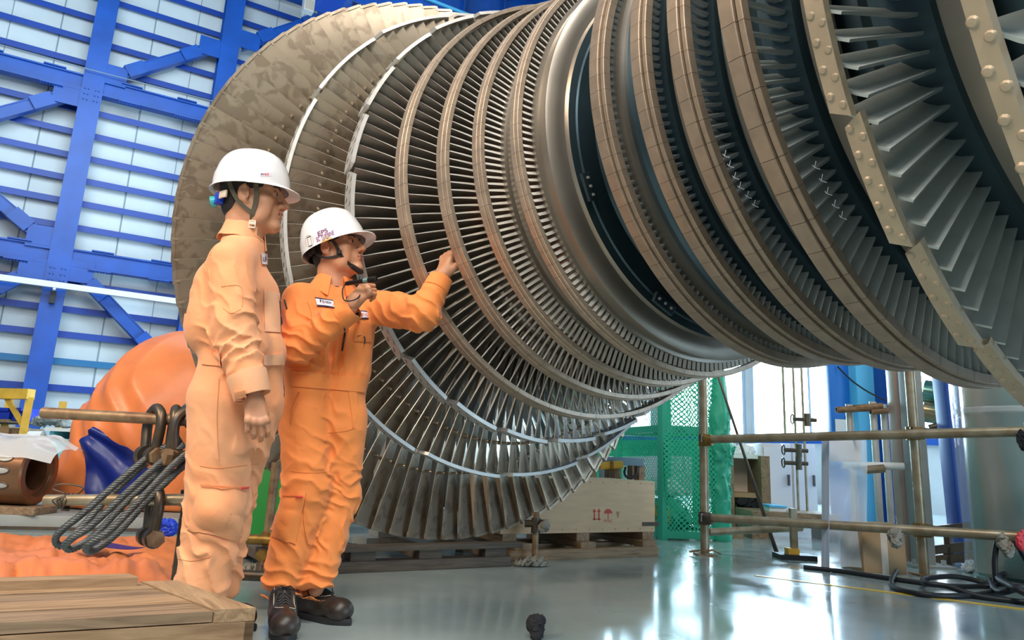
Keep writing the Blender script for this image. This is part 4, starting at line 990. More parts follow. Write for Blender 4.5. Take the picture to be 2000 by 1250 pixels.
# the body: head, neck, hands and the limbs inside the cloth, one continuous figure
R6 = V3(hcA); F = Form(R6 - 0.19, R6 + np.array([0.19, 0.19, 0.17]), 0.0030); head_form(F, TA, scA, neckA - UP * 0.06)
hv, hf = F.mesh(1); parts = [(hv, hf, lip_faces(hv, hf, TA, scA))]
dR = (RT * 0.62 + UP * 0.75 - FH * 0.10).normalized(); nR = (FH * 0.92 + RT * 0.30 - UP * 0.10)
wH = at(689, 592, 3.20); F = Form(V3(wH) - 0.17, V3(wH) + 0.17, 0.0023)
hand_form(F, wH, dR, nR, 1, [(62, 78, 40), (66, 80, 40), (70, 82, 45), (66, 70, 40)], (30, 50, 20), 2, 0.98, wrR + (elR - wrR).normalized() * 0.06); a_, b_ = F.mesh(1); parts.append((a_, b_))
wH2 = wrL + (wrL - elL).normalized() * 0.018; tgt = at(889, 455, 3.42)
dL = (tgt - wH2).normalized(); nL = (RT * 0.70 + FH * 0.62)
F = Form(V3(wH2) - 0.19, V3(wH2) + 0.19, 0.0023); hand_form(F, wH2, dL, nL, -1, [(26, 36, 30), (30, 40, 30), (34, 42, 30), (38, 42, 30)], (38, 14, 10), 3, 1.16, wrL + (elL - wrL).normalized() * 0.07); a_, b_ = F.mesh(1); parts.append((a_, b_))
F = Form(allp.min(0) - 0.12, allp.max(0) + 0.12, 0.014)
F.rc(V3(neckA - UP * 0.07), V3(Pv), 0.075, 0.075, 0.03); F.chain([V3(shR), V3(elR), V3(wrR)], [0.045, 0.040, 0.028], 0.02); F.chain([V3(shL), V3(elL), V3(wrL)], [0.045, 0.040, 0.028], 0.02); F.rc(V3(shR), V3(shL), 0.04, 0.04, 0.02)
F.chain([V3(hipR), V3(knR), V3(anR - UP * 0.02)], [0.075, 0.055, 0.035], 0.02); F.chain([V3(hipL), V3(knL), V3(anL - UP * 0.02)], [0.075, 0.055, 0.035], 0.02); a_, b_ = F.mesh(1); parts.append((a_, b_))
v, f, mi = merge(parts); body = np_mesh('body', v, f, [M['skinA'], M['lips']], pa, mi)
eyes(pa, TA, scA)
F = Form(R6 - 0.17, R6 + 0.17, 0.0045); hair_form(F, TA, scA); v, f = F.mesh(1); np_mesh('hair', v, f, M['hair'], pa)
hat, T2, hs = helmet(pa, TA, scA, z0=0.010, peak=0.046, tilt=-0.19, droop=0.002, rim=0.008, height=0.172)
st = hs.patch('sticker', ((610, 452), (648, 436.5), (653.5, 460), (618.5, 475)), M['label_pink'], hat, 0.0012, 10, 8)
hs.text('lettering', 'EPS', ((620, 453.5), (638.5, 445.5), (641, 453), (622, 461.5)), M['purple_ink'], st, 0.0026, 0.012)
hs.text('lettering', 'SC TURBINE', ((617.5, 464), (651, 450), (653, 458.5), (619.5, 473)), M['purple_ink'], st, 0.0026, 0.01)
o = hs.patch('sticker', ((627, 472.5), (648, 463.5), (649, 466.5), (628.5, 476)), M['yellow'], hat, 0.0012, 6, 3)
o = hs.line('emblem', [(604.5 + 8 * math.cos(a), 471 + 11.5 * math.sin(a) + 1.2 * math.cos(a)) for a in [2 * PI * i / 20 for i in range(21)]], 0.0006, M['grey'], hat, 3, 0.0008)
hs.line('outline', [(600, 464.5), (606.5, 462), (610, 479), (603.5, 481.5), (600, 464.5)], 0.0007, M['black'], o, 1, 0.001); hs.line('outline', [(600, 464), (606.5, 461.5)], 0.0016, M['black'], o, 4, 0.001); hs.line('outline', [(603.5, 481), (610, 478.5)], 0.0016, M['black'], o, 4, 0.001)
H = lambda x, y, z: TA @ (Vector((x, y, z)) * scA)
rS = -(TA.to_3x3() @ Vector((0, 1, 0)))
tape('chin_strap', [H(0.026, -0.098, 0.026), H(0.040, -0.082, -0.010), H(0.056, -0.068, -0.060), H(0.080, -0.046, -0.094), H(0.096, -0.012, -0.118), H(0.092, 0.03, -0.108), H(0.058, 0.068, -0.060), H(0.035, 0.084, 0.0), H(0.026, 0.098, 0.026)], 0.015, 0.002, M['strap_black'], hat, rS)
tape('chin_strap', [H(-0.085, -0.066, 0.022), H(-0.060, -0.076, -0.020), H(-0.012, -0.078, -0.052), H(0.050, -0.072, -0.052)], 0.011, 0.002, M['strap_black'], hat, rS)
m = MB(); c = H(0.048, -0.075, -0.040); m.box(c, (0.024, 0.010, 0.018), TA.to_3x3(), bev=0.003); m.build('strap_slider', M['strap_black'], hat, 40); m = MB(); m.tube([H(0.084, -0.046, -0.098), H(0.104, -0.012, -0.121), H(0.106, 0.0, -0.118)], [0.011, 0.014, 0.012], 10); m.build('chin_cup', M['strap_black'], hat, 40)
m = MB()
for a in range(-5, 6):
    b = a * 0.22
    m.box(H(-0.010 - 0.108 * math.cos(b), -0.096 * math.sin(b), -0.004 - 0.014 * math.cos(b)), (0.010, 0.026, 0.034), TA.to_3x3() @ Matrix.Rotation(b, 3, 'Z'), bev=0.003)
m.build('headband', M['strap_black'], hat, 40)
m = MB(); m.cyl(H(0.022, -0.117, 0.022), H(0.022, -0.123, 0.020), 0.007, n=12); m.cyl(H(0.004, -0.118, 0.014), H(0.004, -0.124, 0.012), 0.005, n=12); m.build('strap_anchor', M['buckle'], hat, 40)
def shoe_at(par, toe, heel_dir, L_=0.315): t_ = onz(*toe); d = (onz(*heel_dir) - t_); d.z = 0; shoe(par, t_ + d.normalized() * L_, t_)
shoe_at(pa, (561, 1258), (529, 1200)); shoe_at(pa, (686, 1222), (585, 1203))
# wrist lanyard and torch in the raised hand
tc0, tc1 = at(676, 554, 3.165), at(735, 545, 3.10)
t = thing('flashlight', 'slim black flashlight in the fist of the worker with the labelled hat', 'flashlight', (tc0 + tc1) / 2)
d = (tc1 - tc0); L_ = d.length; m = MB(); m.lathe([(0, 0), (0.009, 0), (0.010, 0.004), (0.010, L_ * 0.55), (0.0115, L_ * 0.57), (0.0115, L_ * 0.62), (0.0105, L_ * 0.64), (0.0105, L_ * 0.72), (0.0135, L_ * 0.78), (0.0135, L_ * 0.99), (0.0115, L_), (0, L_ * 0.985)], tc0, d, 24); m.build('barrel', M['torch'], t, 40)
m = MB(); m.lathe([(0.0118, L_ * 0.60), (0.0120, L_ * 0.60), (0.0120, L_ * 0.76), (0.0118, L_ * 0.76)], tc0, d, 24); m.build('worn_band', M['torch_teal'], t, 40)
ly = thing('wrist_lanyard', 'thin black lanyard looped round the wrist below the flashlight', 'lanyard', wH)
m = MB(); q0 = at(674, 556, 3.165); m.tube(spline([q0, at(669, 566, 3.15), at(671, 584, 3.145), at(681, 588, 3.135), at(694, 585, 3.14), at(702, 578, 3.17), at(704, 566, 3.22), at(694, 556, 3.26), q0], 6), 0.0030, 6); m.build('cord', M['black'], ly, True)

# ------------------------------------------------------------------ left worker, seen from behind in profile
pb = thing('person', 'taller worker in faded orange coveralls at the left, arm hanging, seen in profile', 'person', onz(412, 1246))
D1 = 3.0
fB = vec(0.97, -0.22); rB = fB.cross(UP).normalized()
hB = vec(0.985, 0.13, 0.01); scB = 1.17; hcB = at(490, 388, 3.0); TB = head_T(hcB, hB)
neckB = at(476, 466, 3.0)
C_ = at(460, 604, 3.0); Wb = at(477, 693, 3.0); Pb = at(461, 775, 3.0)
shN = at(452, 512, 2.85); elN = at(456, 640, 2.79); wrN = at(492, 768, 2.77)
shF = at(480, 505, 3.19); elF = at(505, 640, 3.24); wrF = at(525, 770, 3.22)
knN = at(424, 985, 2.93); anN = at(393, 1150, 2.92); knF = at(440, 985, 3.10); anF = at(424, 1146, 3.10)
hpN = Pb + rB * 0.085 - UP * 0.03; hpF = Pb - rB * 0.085 - UP * 0.03 + fB * 0.02
allp = np.array([V3(q) for q in (Pb, Wb, C_, shN, elN, wrN, shF, elF, wrF, anN, anF, knN, knF, neckB)])
F = Form(allp.min(0) - 0.22, allp.max(0) + 0.20, 0.0052)
for sg in (-1, 1):
    F.rc(V3(C_ + rB * sg * 0.080 + UP * 0.07), V3(C_ + rB * sg * 0.075 - UP * 0.08), 0.124, 0.132, 0.03)
    F.rc(V3(C_ + rB * sg * 0.075 - UP * 0.08), V3(Wb + rB * sg * 0.065 + UP * 0.02), 0.132, 0.124, 0.03)
    F.rc(V3(Wb + rB * sg * 0.065), V3(Pb + rB * sg * 0.070 + fB * 0.0), 0.118, 0.134, 0.03)
F.rc(V3(neckB - UP * 0.04), V3(C_ + UP * 0.08), 0.078, 0.122, 0.05)
F.rc(V3(neckB - UP * 0.035), V3(shN), 0.062, 0.076, 0.05); F.rc(V3(neckB - UP * 0.035), V3(shF), 0.062, 0.076, 0.05)
F.chain([V3(shN), V3(elN)], [0.082, 0.082], 0.025); F.chain([V3(elN), V3(wrN - (wrN - elN).normalized() * 0.03)], [0.082, 0.066], 0.02)
F.chain([V3(shF), V3(elF), V3(wrF)], [0.08, 0.075, 0.06], 0.03)
F.chain([V3(hpN), V3(knN), V3(anN)], [0.124, 0.112, 0.094], 0.03); F.chain([V3(hpF), V3(knF), V3(anF)], [0.122, 0.104, 0.088], 0.03)
F.plane(V3(anN - UP * 0.085), (0, 0, -1), 0.004)
for a, b, r in ((elN, wrN, 0.048), (elF, wrF, 0.045)):
    d = (b - a).normalized(); F.rc(V3(b - d * 0.012), V3(b + d * 0.10), r, r + 0.006, 0.004, True)
for an in (anN, anF): F.rc(V3(an - UP * 0.05), V3(an - UP * 0.2), 0.076, 0.076, 0.006, True)
F.rc(V3(neckB), V3(neckB + UP * 0.10), 0.068, 0.08, 0.012, True); F.rc(V3(neckB + fB * 0.10 + UP * 0.02), V3(neckB + fB * 0.10 - UP * 0.01), 0.030, 0.012, 0.02, True)
F.folds(V3(elN), 0.20, V3(UP + RT * 0.5), 0.058, 0.013); F.folds(V3((elN + wrN) / 2 + UP * 0.02), 0.15, V3(UP * 0.8 - RT * 0.6), 0.052, 0.014); F.folds(V3(shN - UP * 0.10), 0.16, V3(RT + UP * 0.5), 0.055, 0.010)
F.folds(V3(C_ - RT * 0.12), 0.22, V3(RT * 0.9 + UP * 0.30), 0.060, 0.012); F.folds(V3(Wb + UP * 0.04 - RT * 0.10), 0.18, V3(RT + UP * 0.25), 0.036, 0.011, 0.8); F.folds(V3(Wb - UP * 0.07 - RT * 0.08), 0.16, V3(RT + UP * 0.1), 0.030, 0.009, 0.6)
F.folds(V3(Wb - UP * 0.01), 0.19, V3(fB), 0.022, 0.006, 0.4)
F.folds(V3(Pb - UP * 0.12), 0.26, V3(RT * 0.9 + UP * 0.3), 0.075, 0.013); F.folds(V3((Pb + knN) / 2), 0.25, V3(RT * 0.8 + UP * 0.5), 0.085, 0.011)
for kn, an in ((knN, anN), (knF, anF)):
    F.folds(V3(kn), 0.24, V3(UP * 0.7 + RT * 0.6), 0.075, 0.012); F.folds(V3((kn + an) / 2 - UP * 0.03), 0.24, V3(RT * 0.7 + UP * 0.6), 0.075, 0.014)
F.rough(0.004, 13)
cv, cf = F.mesh(1); coverall = np_mesh('coverall', cv, cf, M['coverB'], pb); sk = Skin(cv, cf)
collar('collar', neckB + UP * 0.000 - fB * 0.008, fB, (UP + fB * 0.16), 0.076, M['coverB'], coverall, 20, 0.058, 0.050, 0.45)
cuff('cuff', elN, wrN, 0.066, 0.060, 0.075, M['cuffB'], coverall); cuff('cuff', elF, wrF, 0.06, 0.056, 0.07, M['cuffB'], coverall)
sk.patch('cuff_tab', ((463, 764), (480, 760), (484, 778), (467, 784)), M['coverB'], coverall, 0.018, 6, 6)
sk.patch('cargo_pocket', ((390, 950), (484, 955), (466, 1058), (368, 1036)), M['coverB'], coverall, 0.006, 18, 16, 0.030)
sk.patch('waistband', ((398, 684), (432, 690), (434, 716), (396, 712)), M['coverB'], coverall, 0.006, 10, 6)
sk.patch('waistband', ((512, 694), (553, 690), (553, 712), (512, 714)), M['cuffB'], coverall, 0.006, 10, 6)
sk.patch('chest_pocket', ((514, 566), (545, 572), (550, 650), (516, 648)), M['cuffB'], coverall, 0.004, 10, 14, 0.006)
o = sk.patch('name_tag', ((507, 494), (519, 496), (523, 518), (509, 516)), M['label_white'], coverall, 0.007, 6, 6)
sk.text('tag_lettering', 'L\u00ca', ((509, 500), (516, 501), (518, 512), (510.5, 511)), M['navy'], o, 0.009, 0.01)
for pts in ([(383, 507), (396, 511), (404, 520), (408, 548)], [(440, 452), (470, 452), (505, 466), (530, 492)], [(410, 500), (430, 462), (460, 450)], [(391, 910), (430, 914), (505, 906)], [(428, 740), (424, 820), (428, 900)], [(392, 946), (440, 951), (484, 953)], [(432, 560), (466, 558), (474, 575), (472, 600)], [(436, 602), (452, 612), (470, 604)], [(345, 1090), (372, 1096), (410, 1088)]):
    sk.line('seam', pts, 0.0015, M['seamB'], coverall, 8, 0.0005)
sk.line('zip', [(394, 949), (440, 953), (470, 954)], 0.0022, M['seamB'], coverall, 6, 0.012); sk.line('zip_pull', [(466, 954), (480, 953)], 0.0040, M['red_tape'], coverall, 4, 0.013)
R6 = V3(hcB); F = Form(R6 - 0.20, R6 + np.array([0.20, 0.20, 0.18]), 0.0028); head_form(F, TB, scB, neckB - UP * 0.05)
hv, hf = F.mesh(1); parts = [(hv, hf, lip_faces(hv, hf, TB, scB))]
wH = wrN + (wrN - elN).normalized() * 0.015; dN = (at(505, 835, 2.755) - wH).normalized(); F = Form(V3(wH) - 0.22, V3(wH) + 0.2, 0.0023)
hand_form(F, wH, dN, (FH * 0.80 - RT * 0.45 + UP * 0.1), 1, [(28, 42, 25), (30, 40, 22), (34, 40, 22), (38, 42, 24)], (22, 18, 15), 3, 1.0, wrN + (elN - wrN).normalized() * 0.07); a_, b_ = F.mesh(1); parts.append((a_, b_))
wH = wrF + (wrF - elF).normalized() * 0.015; F = Form(V3(wH) - 0.22, V3(wH) + 0.2, 0.004)
hand_form(F, wH, -UP * 0.95 + RT * 0.2, (-FH * 0.8 - RT * 0.3), -1, [(22, 30, 20)] * 4, (25, 18, 15), 3, 1.0, wrF + (elF - wrF).normalized() * 0.07); a_, b_ = F.mesh(1); parts.append((a_, b_))
F = Form(allp.min(0) - 0.12, allp.max(0) + 0.12, 0.014)
F.rc(V3(neckB - UP * 0.07), V3(Pb), 0.085, 0.085, 0.03); F.chain([V3(shN), V3(elN), V3(wrN)], [0.045, 0.040, 0.030], 0.02); F.chain([V3(shF), V3(elF), V3(wrF)], [0.045, 0.040, 0.030], 0.02); F.rc(V3(shN), V3(shF), 0.04, 0.04, 0.02)
F.chain([V3(hpN), V3(knN), V3(anN - UP * 0.02)], [0.085, 0.06, 0.04], 0.02); F.chain([V3(hpF), V3(knF), V3(anF - UP * 0.02)], [0.085, 0.06, 0.04], 0.02); a_, b_ = F.mesh(1); parts.append((a_, b_))
v, f, mi = merge(parts); np_mesh('body', v, f, [M['skinB'], M['lips']], pb, mi); eyes(pb, TB, scB)
F = Form(R6 - 0.18, R6 + 0.18, 0.0045); hair_form(F, TB, scB); v, f = F.mesh(1); np_mesh('hair', v, f, M['hair'], pb)
hat, T2, hs = helmet(pb, TB, scB, z0=0.030, peak=0.040, tilt=-0.03, rim=0.011, droop=0.006, length=0.130, height=0.146)
st = hs.patch('sticker', ((508, 338), (530, 337), (530.5, 344), (508.5, 345)), M['label_pink'], hat, 0.0012, 6, 3)
hs.text('lettering', 'PV', ((509.5, 339), (516, 338.7), (516, 343), (509.5, 343.3)), M['navy'], st, 0.0024, 0.02); hs.text('lettering', 'MCE', ((516.5, 338.7), (524.5, 338.3), (524.5, 342.6), (516.5, 343)), M['red_ink'], st, 0.0024, 0.02)
H = lambda x, y, z: TB @ (Vector((x, y, z)) * scB)
rS = -(TB.to_3x3() @ Vector((0, 1, 0)))
tape('chin_strap', [H(0.030, -0.094, 0.030), H(0.034, -0.084, 0.0), H(0.033, -0.076, -0.040), H(0.026, -0.066, -0.085), H(0.030, -0.036, -0.118), H(0.036, 0.0, -0.128), H(0.028, 0.05, -0.1), H(0.034, 0.086, 0.0), H(0.03, 0.094, 0.03)], 0.019, 0.002, M['strap'], hat, rS)
tape('chin_strap', [H(-0.062, -0.086, 0.030), H(-0.045, -0.082, -0.005), H(-0.022, -0.079, -0.038), H(0.002, -0.074, -0.058), H(0.026, -0.070, -0.072)], 0.017, 0.002, M['strap'], hat, rS)
m = MB(); Rm = TB.to_3x3(); c = H(0.029, -0.064, -0.112)
for dx, dz, sx, sz in ((0, 0.014, 0.026, 0.006), (0, -0.014, 0.026, 0.006), (-0.012, 0, 0.004, 0.03), (0.012, 0, 0.004, 0.03), (0, 0.004, 0.022, 0.012)): m.box(c + Rm @ Vector((dx, 0, dz)), (sx, 0.006, sz), Rm, bev=0.001)
m.build('buckle', M['buckle'], hat, 40)
m = MB()
for i in range(9):
    b = -0.9 + i * 0.225; m.box(H(-0.008 - 0.106 * math.cos(b), 0.094 * math.sin(b), -0.006 - 0.012 * math.cos(b)), (0.008, 0.030, 0.030), Rm @ Matrix.Rotation(-b, 3, 'Z'), bev=0.002)
m.build('headband', M['buckle'], hat, 40)
m = MB(); m.box(H(-0.098, -0.040, -0.022), (0.030, 0.046, 0.046), Rm @ Matrix.Rotation(0.5, 3, 'Z'), bev=0.005); m.build('adjuster', M['royal'], hat, 40)
m = MB(); m.cyl(H(-0.112, -0.020, -0.026), H(-0.130, -0.022, -0.030), 0.022, n=16); m.build('adjuster_knob', M['teal'], hat, 40)
shoe_at(pb, (486, 1262), (370, 1262), 0.30); shoe_at(pb, (500, 1232), (390, 1230), 0.30)

# ================================================================== LEFT SIDE
def rag(name, c, size, m, seed, label, cat, parent=None, flat=0.5):      # a crumpled lump of cloth
    rs = random.Random(seed); F = Form(V3(c) - max(size) * 1.6, V3(c) + max(size) * 1.6, max(size) / 16)
    for _ in range(7):
        o = Vector((rs.uniform(-1, 1) * size[0] * 0.5, rs.uniform(-1, 1) * size[1] * 0.5, rs.uniform(-1, 1) * size[2] * 0.5))
        F.el(V3(Vector(c) + o), np.array([size[0] * rs.uniform(.35, .6), size[1] * rs.uniform(.35, .6), size[2] * rs.uniform(.35, .6)]), None, max(size) * 0.25)
    mx = max(size); F.folds(V3(c), mx * 2, (rs.uniform(-1, 1), rs.uniform(-1, 1), 0.4), mx * 0.28, mx * 0.10, 1.5, 2.2 / mx); F.folds(V3(c), mx * 2, (0.4, rs.uniform(-1, 1), rs.uniform(-1, 1)), mx * 0.22, mx * 0.06, 1.5, 3 / mx)
    if parent is None and c[2] < size[2]: F.plane((c[0], c[1], 0.002), (0, 0, -1), 0.002)
    v, f = F.mesh(1); o = np_mesh(name, v, f, m, parent)
    return tag(o, label, cat) if label else o
# ---- near wooden crate, its lid cut by the picture's edge
zt = 0.32; C1 = onz(345, 1133, zt); C2 = onz(500, 1187, zt); e1 = (C1 - C2); L1_ = e1.length; e1.normalize()
fr = (onz(0, 1213, zt) - C2); fr.normalize(); e2 = fr
crate = thing('wooden_crate', 'big rough wooden crate with a planked lid in the near left corner', 'crate', (C2.x, C2.y, 0))
Wc = 1.55; q = lambda a, b, z: C2 + e1 * a + e2 * b + Vector((0, 0, z - zt))
m = MB()
def plank(mb, a0, a1, b0, b1, z0, z1, mi=0):
    p = [q(a0, b0, z0), q(a1, b0, z0), q(a1, b1, z0), q(a0, b1, z0), q(a0, b0, z1), q(a1, b0, z1), q(a1, b1, z1), q(a0, b1, z1)]
    mb.add(p, [(3, 2, 1, 0), (4, 5, 6, 7), (0, 1, 5, 4), (1, 2, 6, 5), (2, 3, 7, 6), (3, 0, 4, 7)], mi)
lw = L1_ / 4
for i in range(4):
    o = MB(); plank(o, lw * i + 0.003, lw * (i + 1) - 0.003, 0.10, Wc, zt - 0.028, zt - 0.004 + 0.002 * (i % 2)); o.build('lid_plank', M['pine'] if i % 2 else M['old_wood'], crate)
o = MB(); plank(o, 0, L1_, 0.0, 0.097, zt - 0.030, zt); o.build('lid_rail', M['pine_y'], crate)
o = MB(); plank(o, L1_ - 0.07, L1_, 0.13, Wc, zt - 0.002, zt + 0.022); o.build('lid_rail', M['pine'], crate)
o = MB(); plank(o, 0.0, 0.022, -0.0, Wc, zt - 0.085, zt - 0.031); o.build('edge_board', M['pine'], crate)
o = MB(); plank(o, 0.0, L1_, -0.0, 0.022, zt - 0.085, zt - 0.031); o.build('edge_board', M['old_wood'], crate)
for z0, z1 in ((0.09, 0.225), (0.0, 0.085)):
    o = MB(); plank(o, -0.02, 0.0, -0.02, Wc, z0, z1); o.build('side_board', M['pine'], crate); o = MB(); plank(o, 0.0, L1_, -0.022, -0.0, z0, z1); o.build('side_board', M['old_wood'], crate)
o = MB(); plank(o, -0.055, -0.02, -0.055, 0.03, 0, 0.228); o.build('corner_post', M['pine'], crate)
o = MB(); plank(o, 0.003, L1_ - 0.003, 0.003, Wc, 0, 0.23); o.build('inner_box', M['old_wood'], crate)
# ---- grey plinth and what stands on it
PZ = 0.12; pA = onz(-140, 1036); pB = onz(345, 1044); dp = (pB - pA).normalized(); np_ = Vector((-dp.y, dp.x, 0))
plinth = thing('steel_plinth', 'low grey steel bed plate on the floor under the tarpaulin-covered object', 'bed plate', ((pA + pB) / 2))
m = MB(); c = (pA + pB) / 2; LL = (pB - pA).length; R = Matrix((dp, np_, Vector((0, 0, 1)))).transposed()
m.box(c + np_ * 1.55 + Vector((0, 0, PZ / 2)), (LL, 3.1, PZ), R, bev=0.008); m.build('bed', M['grey'], plinth)
m = MB(); m.box(c - np_ * 0.006 + Vector((0, 0, 0.03)), (LL, 0.012, 0.02), R); m.build('edge_strip', M['iron'], plinth)
lump_d = 7.1
F = Form(V3(at(270, 850, lump_d)) - np.array([1.5, 1.5, 1.0]), V3(at(270, 850, lump_d)) + np.array([1.5, 1.5, 1.3]), 0.026)
A = lambda x, y, dd=0: V3(at(x, y, lump_d + dd))
F.el(A(345, 800, .1), (0.62, 0.62, 0.72), None, 0.2); F.el(A(300, 850, 0), (0.60, 0.60, 0.60), None, 0.25); F.el(A(215, 905, -0.1), (0.34, 0.40, 0.40), None, 0.25); F.el(A(165, 945, -0.2), (0.28, 0.32, 0.24), None, 0.2)
F.rc(A(250, 965, -0.2), A(390, 950, 0), 0.33, 0.42, 0.2); F.rc(A(130, 960, -0.3), A(240, 965, -0.3), 0.16, 0.25, 0.15)
F.folds(A(290, 840), 1.2, V3(RT + UP * 0.12), 0.26, 0.040, 1.4, 1.5, 1.0); F.folds(A(230, 900), 0.9, V3(RT * 0.9 + UP * 0.5), 0.20, 0.030, 1.4, 2.0, 1.0); F.folds(A(280, 940), 0.8, V3(RT + UP * 0.3), 0.16, 0.030, 1.6, 2.4); F.rough(0.02, 3.5)
F.plane((0, 0, PZ + 0.005), (0, 0, -1), 0.01)
v, f = F.mesh(1); lump = thing('covered_machine', 'tall machine wrapped in an orange tarpaulin behind the taller worker', 'covered machine', (at(300, 960, lump_d).x, at(300, 960, lump_d).y, PZ))
np_mesh('tarpaulin', v, f, M['tarp'], lump); lsk = Skin(v, f)
g = []
for i in range(15):                                       # the turned-back flap shows the blue inside
    u = i / 14; row = []
    for j in range(17):
        w = j / 16; a_ = Vector((186, 836, 0)).lerp(Vector((318, 968, 0)), w) + Vector((18 * math.sin(PI * w), -14 * math.sin(PI * w), 0)); b_ = Vector((166, 862, 0)).lerp(Vector((176, 968, 0)), w)
        p = a_.lerp(b_, u); h, n = lsk.hit(p.x, p.y, lump_d - 0.4); row.append(h + n * (0.03 + 0.02 * math.sin(u * 9 + w * 5)))
    g.append(row)
MB().sheet(g, 0.006).build('turned_flap', M['tarp_blue'], lump, 60)
# bronze drum under plastic
bc = at(20, 952, 6.15); bl = at(-120, 950, 6.15); ax = (bc - bl).normalized(); ax.z = 0; ax.normalize(); r_ = 0.25; bc.z = PZ + 0.055 + r_; e_ = bc + ax * 0.20
drum = thing('bronze_drum', 'bronze drum with oval slots under clear plastic at the left edge', 'drum', (bc.x, bc.y, PZ + 0.055))
m = MB(); m.lathe([(r_ * 0.55, -0.9), (r_, -0.9), (r_, 0), (r_ - 0.012, 0.012), (r_ * 0.75, 0.014), (r_ * 0.72, -0.02), (r_ * 0.55, -0.02), (r_ * 0.55, -0.9)], e_, ax, 56); m.build('shell', M['bronze'], drum, 35)
for k, da in enumerate((0.42, 0.05, -0.40)):
    nr = (-FH * math.cos(da) + UP * math.sin(da)).normalized(); p = e_ - ax * 0.14 + nr * (r_ + 0.001); m = MB(); t = nr.cross(ax)
    ring = [p + ax * (0.062 * math.cos(a)) + t * (0.026 * math.sin(a)) - nr * 0.012 * abs(math.sin(a)) ** 2 * 0.2 for a in [2 * PI * i / 24 for i in range(24)]]
    m.add([p + nr * 0.0005] + ring, [(0, i + 1, (i + 1) % 24 + 1) for i in range(24)]); sl = m.build('slot', M['segment'], drum, False)
    m = MB(); m.tube(ring, 0.006, 6, closed=True); m.build('slot_rim', M['iron'], sl, True)
g = []
for i in range(26):
    u = i / 25; row = []
    for j in range(22):
        w = 0.30 + 1.75 * j / 21; rr = r_ + 0.018 + 0.020 * vnoise(np.array([u * 9, w * 3, 1.0])) + (0.04 if w > 1.75 else 0); p = e_ - ax * (0.95 * (1 - u) - 0.22 * u * u) - FH * (rr * math.cos(w + 0.12)) + UP * (rr * math.sin(w + 0.12) * (1 if u < .85 else 1 - (u - .85) * 2))
        row.append(Vector((p.x, p.y, max(p.z, PZ + 0.06))))
    g.append(row)
MB().sheet(g, 0.003).build('plastic_film', M['film'], drum, 60)
t = thing('timber_baulk', 'short brown timber baulk under the bronze drum', 'timber', (bc.x, bc.y, PZ))
m = MB(); m.bar(e_ - ax * 1.2 + Vector((0, 0, PZ + 0.0275 - e_.z)) - FH * 0.05, e_ + ax * 0.14 + Vector((0, 0, PZ + 0.0275 - e_.z)) - FH * 0.05, 0.30, 0.055, bev=0.004); m.build('beam', M['old_wood'], t)
# ---- orange tarpaulin spread over the floor
g = []
for i in range(64):
    u = i / 63; row = []
    for j in range(34):
        w = j / 33; px = -60 + (405 + 10 * math.sin(w * 7)) * u; py = 1050 + (1150 - 1050 + 6 * math.sin(u * 11)) * w; p = onz(px, py)
        nz = vnoise(np.array([px * 0.022, w * 7.0, 3.0])); nz2 = vnoise(np.array([px * 0.05 + 3, w * 15.0, 9.0]))
        edge = min(1, 8 * w, 8 * (1 - w), 8 * (1 - u)); row.append(Vector((p.x, p.y, 0.008 + edge * (0.055 * abs(nz) ** 0.7 + 0.026 * abs(nz2) + (0.045 * math.exp(-((w - 0.80) / 0.06) ** 2) if 0.0 < u < 0.93 else 0)))))
    g.append(row)
tp = thing('floor_tarpaulin', 'orange tarpaulin spread creased over the floor behind the near crate', 'tarpaulin', (onz(170, 1090)))
MB().sheet(g, 0.004).build('sheet', M['tarp'], tp, 60)
g = []
for i in range(18):
    u = i / 17; row = []
    for j in range(6):
        w = j / 5; px = 132 + 160 * u; py = 1099 - 6 * u - 11 * math.sin(PI * min(1, u * 1.1)) * (1 - w) + 4 * math.sin(u * PI); p = onz(px, py); row.append(Vector((p.x, p.y, 0.085 + 0.012 * math.sin(u * 6))))
    g.append(row)
MB().sheet(g, 0.004).build('turned_corner', M['tarp_blue'], tp, 60)
# ---- tube rack with shackles and wire slings
rd = 3.55; ra0, ra1 = at(84, 806, rd + 0.08), at(392, 823, rd - 0.04); rb0, rb1 = at(90, 977, rd + 0.10), at(390, 976, rd - 0.04)
pf = at(378, 900, rd + 0.03); rack = thing('tube_rack', 'rusty tube rack with two open rails beside the taller worker', 'rack', (pf.x, pf.y, 0))
m = MB(); m.pipe(ra0, ra1, 0.0255, 0.006); m.build('rail', M['tube_rust'], rack); m = MB(); m.pipe(rb0, rb1, 0.0255, 0.006); m.build('rail', M['tube'], rack)
for k in (0.0, 0.55):
    b = pf + RT * k; m = MB(); m.pipe((b.x, b.y, 0.008), (b.x, b.y, 1.02), 0.0255, 0.006); m.build('post', M['iron'], rack); m = MB(); m.box((b.x, b.y, 0.004), (0.14, 0.14, 0.008)); m.build('foot_plate', M['iron'], rack)
m = MB(); m.pipe(pf + UP * (0.15 - pf.z), pf + RT * 0.55 + UP * (0.15 - pf.z), 0.022); m.build('tie_bar', M['iron'], rack)
for p in (ra1, rb1):
    m = MB(); m.cyl(Vector((pf.x, pf.y, p.z - 0.035)), Vector((pf.x, pf.y, p.z + 0.035)), 0.036, n=14); m.cyl(p + RT * -0.06, p + RT * 0.0, 0.034, n=14); m.build('coupler', M['iron'], rack, 40)
